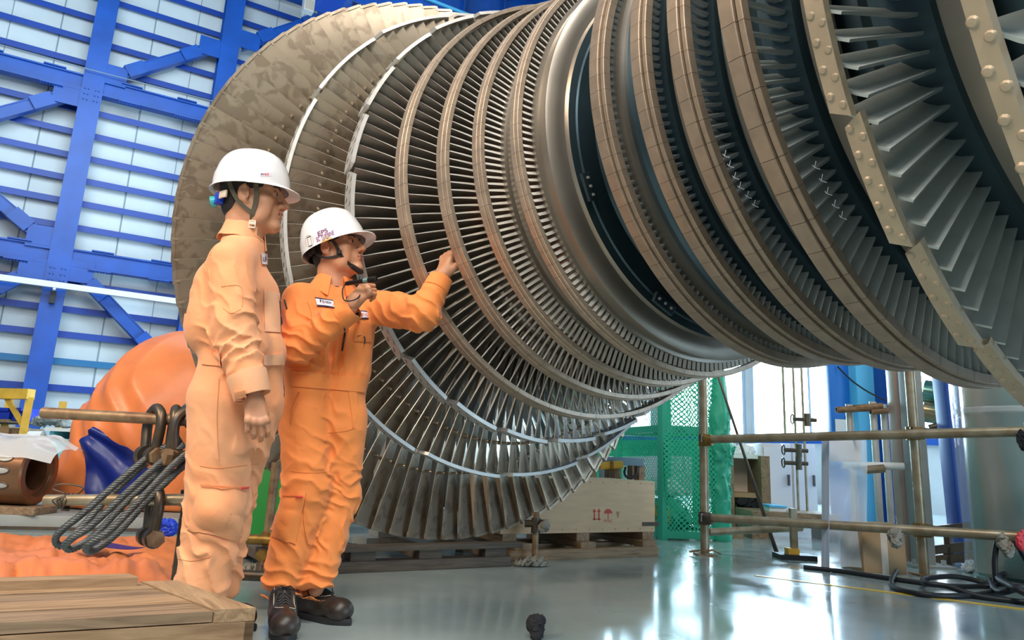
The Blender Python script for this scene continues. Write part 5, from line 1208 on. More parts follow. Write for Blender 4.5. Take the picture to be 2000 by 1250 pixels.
def shackle(p, s, yaw, lab, grp=None):                    # bow over the rail at p, pin below pointing at the viewer
    t = thing('shackle', lab, 'shackle', p - UP * 0.14 * s, grp); d = (-FH * math.cos(yaw) + RT * math.sin(yaw)); m = MB()
    pts = [d * 0.046 - UP * 0.150, d * 0.052 - UP * 0.10, d * 0.062 - UP * 0.035, d * 0.050 + UP * 0.018, UP * 0.045, -d * 0.050 + UP * 0.018, -d * 0.062 - UP * 0.035, -d * 0.052 - UP * 0.10, -d * 0.046 - UP * 0.150]
    m.tube(spline([p + q_ * s for q_ in pts], 6), 0.021 * s, 12); m.build('bow', M['iron'], t, True)
    for sg in (-1, 1):
        m = MB(); c = p + (d * 0.046 * sg - UP * 0.152) * s; m.cyl(c - d * 0.019 * s, c + d * 0.019 * s, 0.040 * s, n=20); m.build('eye', M['iron'], t, 40)
    m = MB(); m.cyl(p + (-d * 0.075 - UP * 0.152) * s, p + (d * 0.072 - UP * 0.152) * s, 0.020 * s, n=16); m.build('pin', M['iron'], t, 40)
    m = MB(); m.cyl(p + (d * 0.066 - UP * 0.152) * s, p + (d * 0.092 - UP * 0.152) * s, 0.036 * s, n=6); m.build('nut', M['tube_rust'], t, 20); return t
on = lambda f, z=0.0: ra0.lerp(ra1, f) + UP * z
fx = lambda px: (px - 84) / 308
shackle(on(fx(305)), 1.08, 0.85, 'leftmost dark bow shackle hung over the upper rail'); shackle(on(fx(342)), 1.08, 0.45, 'middle dark bow shackle hung over the upper rail, its bolt head facing forward'); shackle(on(fx(371)), 1.08, -0.7, 'dark bow shackle on the upper rail, nearest the taller worker')
shackle(rb0.lerp(rb1, (306 - 90) / 300), 1.05, 0.7, 'single dark bow shackle hung over the lower rail')
def rope(mb, pts, r, pitch=0.085, strands=6):
    P_ = spline(pts, 10); L_ = [0.0]
    for i in range(1, len(P_)): L_.append(L_[-1] + (P_[i] - P_[i - 1]).length)
    N = int(L_[-1] / 0.011); fine = []; k = 0
    for i in range(N + 1):
        s_ = L_[-1] * i / N
        while k < len(L_) - 2 and L_[k + 1] < s_: k += 1
        fine.append(P_[k].lerp(P_[k + 1], (s_ - L_[k]) / max(1e-6, L_[k + 1] - L_[k])))
    nrm = None; fr_ = []
    for i in range(N + 1):
        t = (fine[min(i + 1, N)] - fine[max(0, i - 1)]).normalized(); nrm = t.orthogonal() if nrm is None else nrm - t * nrm.dot(t); nrm.normalize(); fr_.append((nrm.copy(), t.cross(nrm)))
    for q_ in range(strands):
        out = []
        for i in range(N + 1):
            a = 2 * PI * (q_ / strands + L_[-1] * i / N / pitch); out.append(fine[i] + (fr_[i][0] * math.cos(a) + fr_[i][1] * math.sin(a)) * r * 0.62)
        mb.tube(out, r * 0.40, 5)
    return mb
slings = [([(352, 862, -.02), (300, 885, -.05), (235, 938, -.10), (165, 1000, -.12), (120, 1036, -.12), (108, 1056, -.10), (122, 1066, -.07), (150, 1040, .0), (215, 968, .05), (285, 905, .05), (345, 876, .02)], 'uppermost grey wire rope sling looped down from the shackles'),
          ([(360, 868, -.06), (318, 900, -.10), (250, 960, -.17), (180, 1025, -.20), (140, 1052, -.20), (128, 1066, -.18), (142, 1072, -.14), (185, 1045, -.07), (255, 972, -.0), (320, 915, .0), (362, 885, .0)], 'middle grey wire rope sling, looped lower over the floor tarpaulin'),
          ([(372, 880, -.10), (335, 912, -.16), (275, 975, -.24), (215, 1035, -.27), (178, 1060, -.27), (168, 1072, -.25), (185, 1074, -.20), (230, 1040, -.13), (290, 975, -.05), (345, 922, -.03), (376, 895, .0)], 'lowermost grey wire rope sling nearest the taller worker')]
for pts, lab in slings:
    m = MB(); rope(m, [at(x, y, rd + dz) for x, y, dz in pts], 0.0165); o = m.build('wire_rope_sling', M['rope'], None, True); tag(o, lab, 'wire rope', 'wire rope slings on the rack')
m = MB(); rope(m, [at(384, 775, rd - .1), at(368, 792, rd - .02), at(352, 806, rd + .04), at(340, 840, rd + .06), at(350, 864, rd + .02)], 0.0165); tag(m.build('wire_rope_sling', M['rope'], None, True), 'short rope end running up from the shackles behind the taller worker', 'wire rope', 'wire rope slings on the rack')
m = MB(); p = rb0.lerp(rb1, (125 - 90) / 300)
for k in range(4): m.tube(spline([p + RT * 0.02 * k + UP * 0.03, p + RT * (0.03 - 0.02 * k) - FH * 0.035, p + RT * 0.01 * k - UP * 0.045, p + FH * 0.034 + RT * 0.01, p + RT * 0.02 * k + UP * 0.03], 6), 0.0035, 5)
m.tube(spline([p + UP * 0.03, p - RT * 0.06 + UP * 0.05, p - RT * 0.02 + UP * 0.07, p + RT * 0.08 + UP * 0.06, p + RT * 0.05 + UP * 0.02], 6), 0.004, 6)
tag(m.build('tie_wire', M['iron'], None, True), 'knotted dark tie wire on the open end of the lower rail', 'wire')
rag('blue_plastic_bag', at(326, 1030, 4.3), (0.07, 0.06, 0.05), M['royal'], 5, 'crumpled blue plastic bag on the floor below the lone shackle', 'bag').location.z = 0.0
# ---- far left: yellow shelf rack, bins, cyan cabinet
yd = 13.0; Z0 = 0.0
def pt(x, y, dd=0.0): return at(x, y, yd + dd)
yr = thing('yellow_shelf_rack', 'yellow steel shelf rack against the wall at the left edge', 'rack', (pt(20, 890).x, pt(20, 890).y, 0))
for x in (54, -60):
    b = pt(x, 800); m = MB(); m.box((b.x, b.y, pt(54, 776).z / 2), (0.12, 0.12, pt(54, 776).z)); m.build('post', M['yellow'], yr)
    b = b + FH * 1.0; m = MB(); m.box((b.x, b.y, pt(54, 776).z / 2), (0.12, 0.12, pt(54, 776).z)); m.build('post', M['yellow'], yr)
m = MB(); m.bar(pt(-70, 768), pt(61, 770), 0.22, 0.17); m.build('top_beam', M['yellow'], yr); m = MB(); m.bar(pt(14, 778), pt(46, 832), 0.06, 0.07); m.build('brace', M['yellow'], yr)
for y in (824, 858): m = MB(); m.bar(pt(-70, y, 0.5), pt(50, y, 0.5), 1.0, 0.05); m.build('shelf', M['old_wood'] if y == 824 else M['grey'], yr)
def bx(name, x0, y0, x1, y1, dd, dp_, m, lab, cat, grp=None, bev=0.01, yb=None):
    a, b = pt(x0, y1, dd), pt(x1, y0, dd); c = (a + b) / 2; zz = (a.z + b.z) / 2; t = thing(name, lab, cat, (c.x, c.y, min(a.z, b.z)), grp); w_ = (b - a).dot(RT); h_ = abs(a.z - b.z)
    R_ = Matrix((RT, FH, UP)).transposed(); mb = MB(); mb.box(Vector((c.x, c.y, zz)) + FH * dp_ / 2, (w_, dp_, h_), R_, bev=bev); return t, mb, (Vector((c.x, c.y, zz)), w_, h_, R_)
for k, (x0, x1, lab) in enumerate(((-22, 20, 'blue plastic bin at the left edge of the yellow shelf'), (23, 46, 'small blue plastic bin beside the post of the yellow shelf'))):
    t, mb, (c, w_, h_, R_) = bx('plastic_bin', x0, 800, x1, 821, 0.1, 0.7, M['royal'], lab, 'bin'); mb.build('bin_body', M['royal'], t); m = MB(); m.box(c + FH * 0.3 + UP * h_ * 0.5, (w_ * 1.06, 0.74, 0.05), R_); m.build('rim', M['royal'], t)
for x0, x1, y0, m_, lab in ((-10, 18, 835, 'carton', 'brown carton on the lower yellow shelf at the left edge'), (20, 44, 838, 'old_wood', 'dark wooden box on the lower yellow shelf near its post')):
    t, mb, (c, w_, h_, R_) = bx('storage_box', x0, y0, x1, 855.5, 0.15, 0.6, None, lab, 'box'); mb.build('box_body', M[m_], t); m = MB(); m.box(c + FH * 0.3 + UP * h_ * 0.5, (w_ * 1.03, 0.62, 0.03), R_); m.build('lid', M[m_], t)
cab, mb, (c, w_, h_, R_) = bx('steel_cabinet', 76, 859, 168, 952, -1.0, 1.2, M['cyan'], 'pale cyan steel cabinet between the wall column and the tarpaulin', 'cabinet'); mb.build('carcass', M['cyan'], cab)
m = MB(); m.box(c - FH * 0.012 - RT * w_ * 0.0, (w_ * 0.94, 0.03, h_ * 0.9), R_, bev=0.01); d_ = m.build('door', M['cyan'], cab); m = MB(); m.box(c - FH * 0.05 + RT * w_ * 0.36, (0.04, 0.04, 0.18), R_); m.build('handle', M['black'], d_)
m = MB(); tz = pt(90, 838, -1.0); m.box(Vector((c.x, c.y, tz.z)) + FH * 0.6, (w_ * 1.15, 1.3, 0.05), R_); m.build('top_shelf', M['white_paint'], cab)
for sg in (-1, 1): m = MB(); m.box(Vector((c.x, c.y, (tz.z + c.z + h_ / 2) / 2)) + RT * w_ * 0.48 * sg + FH * 0.6, (0.06, 1.1, tz.z - c.z - h_ / 2), R_); m.build('shelf_support', M['cyan'], cab)
for x, y, s_, lab in ((85, 829, 0.20, 'folded dark grey cover on top of the cyan cabinet, left one'), (118, 827, 0.26, 'bundled dark grey cover on top of the cyan cabinet, middle one')):
    p = pt(x, y, -0.5); rag('folded_cover', Vector((p.x, p.y, tz.z + 0.13)), (s_, 0.25, 0.11), M['grey'], int(x), lab, 'cover')
t = thing('film_roll', 'white film roll hung under the shelf at the cabinet\'s left end', 'roll', pt(70, 853, -1.1)); m = MB(); m.cyl(pt(57, 853, -1.05), pt(84, 853, -1.05), 0.085, n=20); m.build('roll', M['paper'], t); m = MB(); m.cyl(pt(54, 853, -1.05), pt(88, 852, -1.05), 0.03, n=10); m.build('core', M['carton'], t)
# ---- seen between the workers: green bin and a rusty post with couplers
a = onz(530, 1012, 0.0); gd = 6.6; p0, p1 = at(508, 1012, gd), at(552, 905, gd)
gb = thing('green_bin', 'bright green plastic bin standing on the floor between the two workers', 'bin', (p0.x, p0.y, 0)); m = MB(); cc = (p0 + p1) / 2; hh = p1.z
m.box((cc.x, cc.y, hh / 2), (0.55, 0.5, hh), Matrix((RT, FH, UP)).transposed(), bev=0.02); m.build('bin_body', M['green'], gb); m = MB(); m.box((cc.x, cc.y, hh), (0.60, 0.56, 0.05), Matrix((RT, FH, UP)).transposed(), bev=0.01); m.build('lid', M['green'], gb)
b = onz(514, 1126); sp = thing('scaffold_stub', 'short rusty scaffold post with couplers between the workers\' legs', 'post', b); m = MB(); m.pipe(b + UP * 0.01, b + UP * 0.62, 0.025); m.build('post', M['tube_rust'], sp)
m = MB(); m.box(b + UP * 0.005, (0.15, 0.15, 0.01)); m.build('foot_plate', M['iron'], sp)
m = MB(); m.cyl(b + UP * 0.20 - RT * 0.10 - FH * 0.05, b + UP * 0.20 + RT * 0.06 - FH * 0.05, 0.028, n=14); m.cyl(b + UP * 0.17, b + UP * 0.24, 0.036, n=14); m.cyl(b + UP * 0.12 + FH * 0.05, b + UP * 0.12 - FH * 0.09, 0.03, n=12); m.build('coupler', M['clamp'], sp, 40)
rag('rag_bundle', onz(496, 1118) + UP * 0.02, (0.10, 0.05, 0.025), M['rag'], 8, 'grubby rag on the floor at the foot of the short rusty post', 'rag')
# ---- timber pallets and beams below the largest disc
def timber(x0, x1, y, z0, z1, w_, lab, m_='dark_wood'):
    t = thing('timber_beam', lab, 'timber', ((x0 + x1) / 2, y, z0)); m = MB(); m.box(((x0 + x1) / 2, y, (z0 + z1) / 2), (x1 - x0, w_, z1 - z0), bev=0.004); m.build('beam', M[m_], t); return t
timber(1.25, 2.90, 4.56, 0.0, 0.065, 0.12, 'front dark timber beam on the floor under the rotor blades')
timber(1.25, 2.95, 5.30, 0.0, 0.065, 0.12, 'rear dark timber beam on the floor under the rotor blades')
for k, x in enumerate((1.35, 1.85, 2.30, 2.78)):
    timber_lab = ['leftmost', 'second from left', 'third from left', 'rightmost'][k] + ' dark timber block lying across the floor beams under the blades'
    t = thing('timber_block', timber_lab, 'timber', (x, 4.9, 0.065)); m = MB(); m.box((x, 4.93, 0.0925), (0.16, 0.85, 0.055), bev=0.003); m.build('block', M['dark_wood'], t)
t = thing('timber_deck', 'dark timber deck board lying on the blocks right below the lowest blade tips', 'timber', (2.1, 4.55, 0.12)); m = MB(); m.box((2.1, 4.53, 0.137), (1.75, 0.10, 0.034), bev=0.003); m.build('board', M['dark_wood'], t)
t = thing('steel_sheet', 'dull red painted sheet lying on the deck left of the lowest blades', 'sheet', (1.60, 4.60, 0.155)); m = MB(); m.box((1.60, 4.57, 0.160), (0.30, 0.12, 0.010)); m.build('plate', mat('dull_red_paint', (0.30, 0.07, 0.04), 0.5), t)
# ---- black bag on the floor in front
rag('black_bag', onz(1050, 1248) + UP * 0.045, (0.052, 0.050, 0.055), M['black_cloth'], 11, 'small crumpled black cloth bag alone on the floor in front', 'bag')

# ---- dark backdrop added behind the rotor so the gaps between the lowest blades stay dark
c = at(930, 800, 10.5); sk_ = thing('gap_backdrop', 'dark backdrop added behind the rotor to darken the gaps between its lowest blades', 'stack', (c.x, c.y, 0)); F = Form((c.x - 2.4, c.y - 1.6, -0.1), (c.x + 2.4, c.y + 1.6, 2.7), 0.05)
for k in range(5): q_ = c + RT * (-1.5 + 0.72 * k); F.rc((q_.x, q_.y, 0.4), (q_.x, q_.y, 1.55 + 0.25 * math.sin(k * 2.1)), 0.5, 0.42, 0.12)
F.folds((c.x, c.y, 1.2), 2.2, V3(RT), 0.3, 0.04, 1.2, 1.2); F.plane((0, 0, 0.01), (0, 0, -1), 0.02); v, f = F.mesh(1); np_mesh('backdrop_form', v, f, mat('dark_green_backdrop', (0.03, 0.045, 0.05), 0.6), sk_)

# ================================================================== RIGHT SIDE
R_v = Matrix((RT, FH, UP)).transposed()
# ---- plywood crate with red stencils on its pallet
cx0, cx1, cy0, cy1 = 2.98, onY(1279, 1000, 4.78).x, 4.78, 5.42
pal = thing('wooden_pallet', 'pale wooden pallet on the floor carrying the plywood crate', 'pallet', ((cx0 + cx1) / 2, 5.1, 0))
for y in (4.74, 5.08, 5.40): m = MB(); m.box(((cx0 + cx1) / 2 + 0.0, y, 0.035), (cx1 - cx0 - 0.08, 0.09, 0.07), bev=0.003); m.build('runner', M['pine'], pal)
for x in (3.14, 3.72, cx1 - 0.12): m = MB(); m.box((x, 5.08, 0.0925), (0.14, 0.74, 0.045), bev=0.003); m.build('cross_board', M['pine_y'], pal)
pc = thing('plywood_crate', 'pale plywood crate with red umbrella and arrow stencils under the rotor', 'crate', ((cx0 + cx1) / 2, 5.1, 0.115))
for x in (3.06, 3.72, cx1 - 0.07): m = MB(); m.box((x, 5.10, 0.145), (0.12, 0.64, 0.06), bev=0.002); m.build('foot_block', M['pine_y'], pc)
zt_ = onY(1200, 938, cy0).z; m = MB(); m.box(((cx0 + cx1) / 2, (cy0 + cy1) / 2, (0.175 + zt_) / 2), (cx1 - cx0, cy1 - cy0, zt_ - 0.175), bev=0.003); m.build('box_body', M['ply'], pc)
m = MB(); m.box((cx1 - 0.05, cy0 - 0.004, 0.235), (0.17, 0.006, 0.030)); m.build('steel_strap', M['iron'], pc)
m = MB()
for x in np.linspace(cx0 + 0.03, cx1 - 0.03, 12):
    for z in (0.20, zt_ - 0.02): m.cyl((x, cy0 - 0.002, z), (x, cy0 + 0.001, z), 0.004, n=6)
o = m.build('nail_row', M['iron'], pc); o['kind'] = 'stuff'
def wall_ink(px, py): return onY(px, py, cy0 - 0.0015)
def ink_poly(pts): return [wall_ink(x, y) for x, y in pts]
for x in (1161, 1170):
    m = MB(); m.add(ink_poly([(x - 1.2, 1016), (x - 1.2, 1000), (x - 3.5, 1000), (x, 993), (x + 3.5, 1000), (x + 1.2, 1000), (x + 1.2, 1016)]), [(0, 1, 5, 6), (2, 3, 4)]); m.build('arrow_stencil', M['red_ink'], pc)
m = MB(); m.add(ink_poly([(1158, 1013), (1173, 1013), (1173, 1015), (1158, 1015)]), [(0, 1, 2, 3)]); m.build('arrow_base', M['red_ink'], pc)
m = MB(); dome = [(1188 + 8 * math.cos(a), 1003 - 9 * math.sin(a)) for a in [PI * i / 12 for i in range(13)]]; m.add(ink_poly(dome), [tuple(range(13))]); m.add(ink_poly([(1187.3, 1003), (1188.7, 1003), (1188.7, 1014), (1187.3, 1014)]), [(0, 1, 2, 3)]); m.build('umbrella_stencil', M['red_ink'], pc)
m = MB(); m.add(ink_poly([(1204, 999), (1210, 999), (1209, 1006), (1207.6, 1009), (1207.6, 1012), (1206.4, 1012), (1206.4, 1009), (1205, 1006)]), [tuple(range(8))]); m.build('glass_stencil', M['carton'], pc)
v_, f_ = text_mesh('PTSC', 1.0); x0 = min(v.x for v in v_); x1 = max(v.x for v in v_); y0 = min(v.y for v in v_); y1 = max(v.y for v in v_)
m = MB(); m.add([wall_ink(1180 + 16 * (v.x - x0) / (x1 - x0), 1020 - 5 * (v.y - y0) / (y1 - y0)) for v in v_], f_); m.build('stencil_lettering', M['red_ink'], pc, False)
b = onz(1044, 1100); st_ = thing('scaffold_stub', 'short scaffold stub with wrapped couplers left of the plywood crate', 'post', b); m = MB(); m.pipe(b + UP * 0.005, b + UP * 0.34, 0.022); m.build('post', M['tube_rust'], st_)
m = MB(); m.cyl(b + UP * 0.26 - RT * 0.08, b + UP * 0.27 + RT * 0.09, 0.026, n=12); m.cyl(b + UP * 0.20, b + UP * 0.30, 0.034, n=12); m.build('coupler', M['iron'], st_, 40)
rag('knotted_rag', b + UP * 0.24 + RT * 0.06 - FH * 0.035, (0.05, 0.04, 0.06), M['rag'], 21, 'knotted grey rag tied round the scaffold stub by the crate', 'rag')
rag('floor_rag', onz(1030, 1104) + UP * 0.02 + RT * 0.02 - FH * 0.05, (0.13, 0.07, 0.028), M['rag'], 22, 'flattened pale rag on the floor in front of the crate pallet', 'rag')
# ---- scaffold handrail of tubes with brass couplers
bl, br = onz(1377, 1084), onz(1806, 1124)
def post(b, top, name_lab, foot):
    t = thing('scaffold_post', name_lab, 'scaffold post', b); m = MB(); m.pipe(b + UP * 0.012, Vector((b.x, b.y, top)), 0.036, 0.007); m.build('tube', M['tube'], t)
    m = MB(); m.box(b + UP * 0.006, (0.16, 0.16, 0.012), R_v); m.build('foot_plate', M['tube_rust'], t)
    if foot:
        m = MB(); m.tube(spline([b - RT * 0.13 + UP * 0.02, b - RT * 0.05 + UP * 0.04 - FH * 0.05, b + UP * 0.03 - FH * 0.06, b + RT * 0.05 + UP * 0.045 - FH * 0.04, b + RT * 0.13 + UP * 0.015], 6), 0.008, 6); m.build('foot_tie', M['tube_rust'], t)
    return t
post(bl, 2.7, 'left scaffold post, standing clear in front of the green net', True); post(br, 2.3, 'right scaffold post, beside the brown cartons', False)
dl = (bl - EYE).dot(FH); dr_ = (br - EYE).dot(FH)
def rail(p0, p1, lab, r=0.034):
    t = thing('scaffold_rail', lab, 'scaffold rail', (p0 + p1) / 2); m = MB(); m.pipe(p0, p1, r, 0.007); m.build('tube', M['tube'], t); return t
off = -0.075
u0, u1 = at(1384, 858, dl + off), at(2060, 841, dr_ - 0.95); rail(u0, u1, 'upper horizontal scaffold rail across both posts')
l0, l1 = at(1382, 1011, dl + off), at(2010, 1049, dr_ - 0.65); rail(l0, l1, 'lower horizontal scaffold rail with rags tied to its right end')
rail(at(1384, 1039, dl + 0.09), at(1565, 1031, dl + 0.4), 'short low scaffold rail just under the lower rail, ending at the hanging sheet', 0.030)
def coupler(p, d2, m_, lab):
    t = thing('scaffold_coupler', lab, 'coupler', p); m = MB(); m.tube([p - UP * 0.05, p + UP * 0.05], 0.050, 14); m.tube([p - FH * 0.075 - d2 * 0.045, p - FH * 0.075 + d2 * 0.045], 0.047, 14); m.build('clamp_body', M[m_], t, 40)
    for sg in (-1, 1):
        m = MB(); m.tube([p - FH * 0.10 + RT * 0.055 * sg - UP * 0.02, p - FH * 0.10 + RT * 0.055 * sg + UP * 0.03], 0.012, 8); m.cyl(p - FH * 0.10 + RT * 0.055 * sg + UP * 0.03, p - FH * 0.10 + RT * 0.055 * sg + UP * 0.042, 0.018, n=6); m.build('bolt', M['iron'], t, 30)
dd = (u1 - u0).normalized()
coupler(at(1376, 860, dl), dd, 'clamp', 'brass coupler on the left post at the upper rail'); coupler(at(1376, 1012, dl), dd, 'iron', 'dark coupler on the left post at the lower rail')
coupler(at(1783, 847, dr_), dd, 'clamp', 'brass coupler on the right post at the upper rail'); coupler(at(1797, 1035, dr_), dd, 'clamp', 'brass coupler on the right post at the lower rail')
# ---- green net enclosure
gd0 = (onz(1405, 1057) - EYE).dot(FH); gz = 3.2
def net_material():
    m = mat('green_net', (0.02, 0.50, 0.28), 0.55); nt, b = nodes_of(m); L = nt.links; tc = nt.nodes.new('ShaderNodeTexCoord'); outs = []
    for ang in (0.78, -0.78):
        mp = nt.nodes.new('ShaderNodeMapping'); mp.inputs['Rotation'].default_value = (0, 0, ang); L.new(tc.outputs['UV'], mp.inputs[0]); w = nt.nodes.new('ShaderNodeTexWave'); w.inputs['Scale'].default_value = 9.0; L.new(mp.outputs[0], w.inputs['Vector'])
        g_ = nt.nodes.new('ShaderNodeMath'); g_.operation = 'GREATER_THAN'; g_.inputs[1].default_value = 0.73; L.new(w.outputs['Fac'], g_.inputs[0]); outs.append(g_)
    mx = nt.nodes.new('ShaderNodeMath'); mx.operation = 'MAXIMUM'; L.new(outs[0].outputs[0], mx.inputs[0]); L.new(outs[1].outputs[0], mx.inputs[1]); L.new(mx.outputs[0], b.inputs['Alpha']); return m
M['net'] = net_material()
gp = [onz(1294, 1054), onz(1406, 1057)]; gdir = (gp[1] - gp[0]).normalized(); gn = Vector((-gdir.y, gdir.x, 0)); gp += [gp[1] + gn * 1.3, gp[0] + gn * 1.3]
enc = thing('net_enclosure', 'green netted safety enclosure behind the left scaffold post', 'enclosure', (gp[0] + gp[2]) / 2)
for p in gp: m = MB(); m.box(p + UP * gz / 2, (0.07, 0.07, gz), bev=0.004); m.build('corner_post', M['green_frame'], enc)
for z in (0.05, 1.05, 1.72, 3.1):
    for k in range(4): m = MB(); m.bar(gp[k] + UP * z, gp[(k + 1) % 4] + UP * z, 0.05, 0.07); m.build('frame_rail', M['green_frame'], enc)
def net_panel(a, b, z0, z1, nm='net'):
    g = [[a.lerp(b, i / 14) + UP * (z0 + (z1 - z0) * j / 20) + Vector((0.02 * math.sin(i * 1.1 + j), 0.02 * math.cos(j * 0.8), 0)) for j in range(21)] for i in range(15)]
    mb = MB(); mb.sheet(g, 0); o = mb.build(nm, M['net'], enc, True); uv = o.data.uv_layers.new(); W_2 = (b - a).length
    for lp in o.data.loops: i, j = divmod(lp.vertex_index, 21); uv.data[lp.index].uv = (i / 14 * W_2, (z1 - z0) * j / 20)
for k in (0, 1, 3): net_panel(gp[k] - gn * 0.04, gp[(k + 1) % 4] - gn * 0.04, 0.06, 3.05)
F = Form(V3(gp[1]) - 0.35, V3(gp[1]) + np.array([0.35, 0.35, 1.9]), 0.022); F.chain([V3(gp[1] + RT * 0.02 + UP * z) for z in (0.05, 0.5, 0.9, 1.2, 1.75)], [0.10, 0.09, 0.12, 0.10, 0.05], 0.05); F.folds(V3(gp[1] + UP * 0.8), 1.0, V3(RT + FH * 0.3), 0.07, 0.025); v, f = F.mesh(1); np_mesh('bunched_net', v, f, M['green_frame'], enc)
rag('packed_bundle', gp[0].lerp(gp[2], 0.5) + UP * 0.20, (0.34, 0.34, 0.20), M['green_frame'], 31, 'green wrapped bundle on the floor inside the net enclosure', 'bundle'); 
o = rag('plastic_sheet', gp[0].lerp(gp[2], 0.5) + UP * 0.46, (0.26, 0.26, 0.09), M['paper'], 32, 'crumpled white plastic sheet on the bundle inside the net enclosure', 'sheet')
rag('yellow_sack', gp[0].lerp(gp[1], 0.12) + gn * 0.25 + UP * 0.17, (0.11, 0.10, 0.17), M['yellow'], 33, 'yellow sack at the left foot of the green bundle in the net', 'sack')
# perforated green guard and bench behind the crate
gd1 = 9.2; m = MB(); a, b = at(1150, 888, gd1), at(1372, 886, gd1)
gt = thing('perforated_guard', 'green perforated guard strip before the bright window, left of the net', 'guard', (at(1260, 888, gd1).x, at(1260, 888, gd1).y, 0)); hgt = at(1260, 864, gd1).z - at(1260, 888, gd1).z
for z in (0, hgt * 0.36, hgt * 0.66, hgt): m.bar(a + UP * z, b + UP * z, 0.02, 0.045)
n_ = 34
for i in range(n_ + 1): p = a.lerp(b, i / n_); m.bar(p, p + UP * hgt, 0.016, 0.03, up=RT)
m.build('strip', M['green_frame'], gt)
for f_ in (0.05, 0.95): p = a.lerp(b, f_); m = MB(); m.box((p.x, p.y, p.z / 2), (0.08, 0.08, p.z)); m.build('leg', M['green_frame'], gt)
td = 7.0; a, b = at(1150, 900, td), at(1258, 901, td); tb = thing('work_bench', 'blue-grey steel work bench behind the plywood crate', 'bench', ((a + b) / 2).to_tuple()[0:2] + (0,))
m = MB(); m.box((a + b) / 2 + FH * 0.25, ((b - a).length, 0.5, 0.07), R_v, bev=0.005); m.build('bench_top', mat('blue_grey_paint', (0.22, 0.36, 0.46), 0.4), tb)
for f_ in (0.06, 0.5, 0.94):
    for q_ in (0.06, 0.44): p = a.lerp(b, f_) + FH * q_; m = MB(); m.box((p.x, p.y, (p.z - 0.03) / 2), (0.07, 0.07, p.z - 0.03)); m.build('leg', M['tube_rust'], tb)
t = thing('yellow_tube', 'short yellow tube clamped under the bench edge behind the crate', 'tube', at(1195, 909, td - 0.1)); m = MB(); m.pipe(at(1172, 910, td - 0.08), at(1216, 907, td - 0.08), 0.034, 0.008); m.build('tube', M['yellow'], t); m = MB(); m.cyl(at(1192, 909, td - 0.08), at(1197, 909, td - 0.08), 0.05, n=14); m.build('clamp', M['clamp'], t)
m = MB(); m.tube(spline([at(1222, 912, td - .05), at(1220, 926, td - .06), at(1230, 934, td - .06), at(1242, 926, td - .05), at(1244, 912, td - .04)], 6), 0.012, 6); tag(m.build('cable_loop', M['black'], None, True), 'black cable loop hanging from the bench edge behind the crate', 'cable')
# ---- shelf, beige cabinets and pallets further back
sd = 9.0
def boxp(name, x0, y0, x1, y1, d_, dp_, lab, cat, body, m_, floor=True, grp=None, bev=0.008):
    a, b = at(x0, y1, d_), at(x1, y0, d_); z0 = 0.0 if floor else a.z; c = Vector(((a.x + b.x) / 2, (a.y + b.y) / 2, 0)); w_ = (b - a).dot(RT); t = thing(name, lab, cat, (c.x, c.y, z0), grp)
    mb = MB(); mb.box(c + FH * dp_ / 2 + UP * (z0 + b.z) / 2, (w_, dp_, b.z - z0), R_v, bev=bev); mb.build(body, m_, t); return t, c, w_, z0, b.z
t = thing('open_shelf', 'brown open shelf right of the green net, white sheets on top', 'shelf', (at(1445, 1000, sd).x, at(1445, 1000, sd).y, 0)); zt2 = at(1445, 889, sd).z
for x in (1413, 1482): p = at(x, 950, sd); m = MB(); m.box((p.x, p.y, zt2 / 2), (0.10, 0.5, zt2), R_v); m.build('side_panel', M['old_wood'], t)
for y in (891, 966): a, b = at(1413, y, sd), at(1482, y, sd); m = MB(); m.box((a + b) / 2 + FH * 0.1, ((b - a).length, 0.5, 0.05), R_v); m.build('shelf_board', M['white_paint'] if y == 891 else M['carton'], t)
a, b = at(1415, 940, sd), at(1480, 940, sd); m = MB(); m.box(((a + b) / 2).xy.to_3d() + FH * 0.27 + UP * zt2 / 2, ((b - a).length, 0.02, zt2), R_v); m.build('back_panel', M['buckle'], t)
rag('white_sheet', at(1440, 880, sd + 0.1), (0.24, 0.2, 0.07), M['paper'], 41, 'crumpled white sheet on top of the brown open shelf', 'sheet')
rag('black_cloth', at(1455, 984, sd - 0.05), (0.18, 0.15, 0.12), M['black_cloth'], 42, 'black cloth heap in the lower bay of the open shelf', 'cloth')
for x0, x1, lab in ((1492, 1545, 'left one of the beige steel cabinets under the window'), (1550, 1592, 'right one of the beige steel cabinets under the window')):
    t, c, w_, z0, z1 = boxp('beige_cabinet', x0, 868, x1, 1000, 10.4, 0.7, lab, 'cabinet', 'carcass', mat('beige_paint', (0.60, 0.52, 0.46), 0.5), grp=None); m = MB(); m.box(c - FH * 0.01 + UP * (z0 + z1) / 2, (w_ * 0.92, 0.03, z1 * 0.9), R_v); d_ = m.build('door', mat('beige_door_paint', (0.64, 0.56, 0.50), 0.45), t); m = MB(); m.box(c - FH * 0.04 + RT * w_ * 0.34 + UP * z1 * 0.55, (0.025, 0.03, 0.14), R_v); m.build('handle', M['iron'], d_)
for k, (x0, x1, y0, y1, lab) in enumerate(((1420, 1450, 1037, 1052, 'small pale wooden block under the low rail, left one'), (1466, 1502, 1040, 1052, 'small pale wooden block under the low rail, right one'))):
    p = onz((x0 + x1) / 2, y1); tag(MB().box(p + UP * 0.05 + FH * 0.1, (0.20, 0.16, 0.10), R_v, bev=0.004).build('wooden_block', M['pine'], None), lab, 'block')
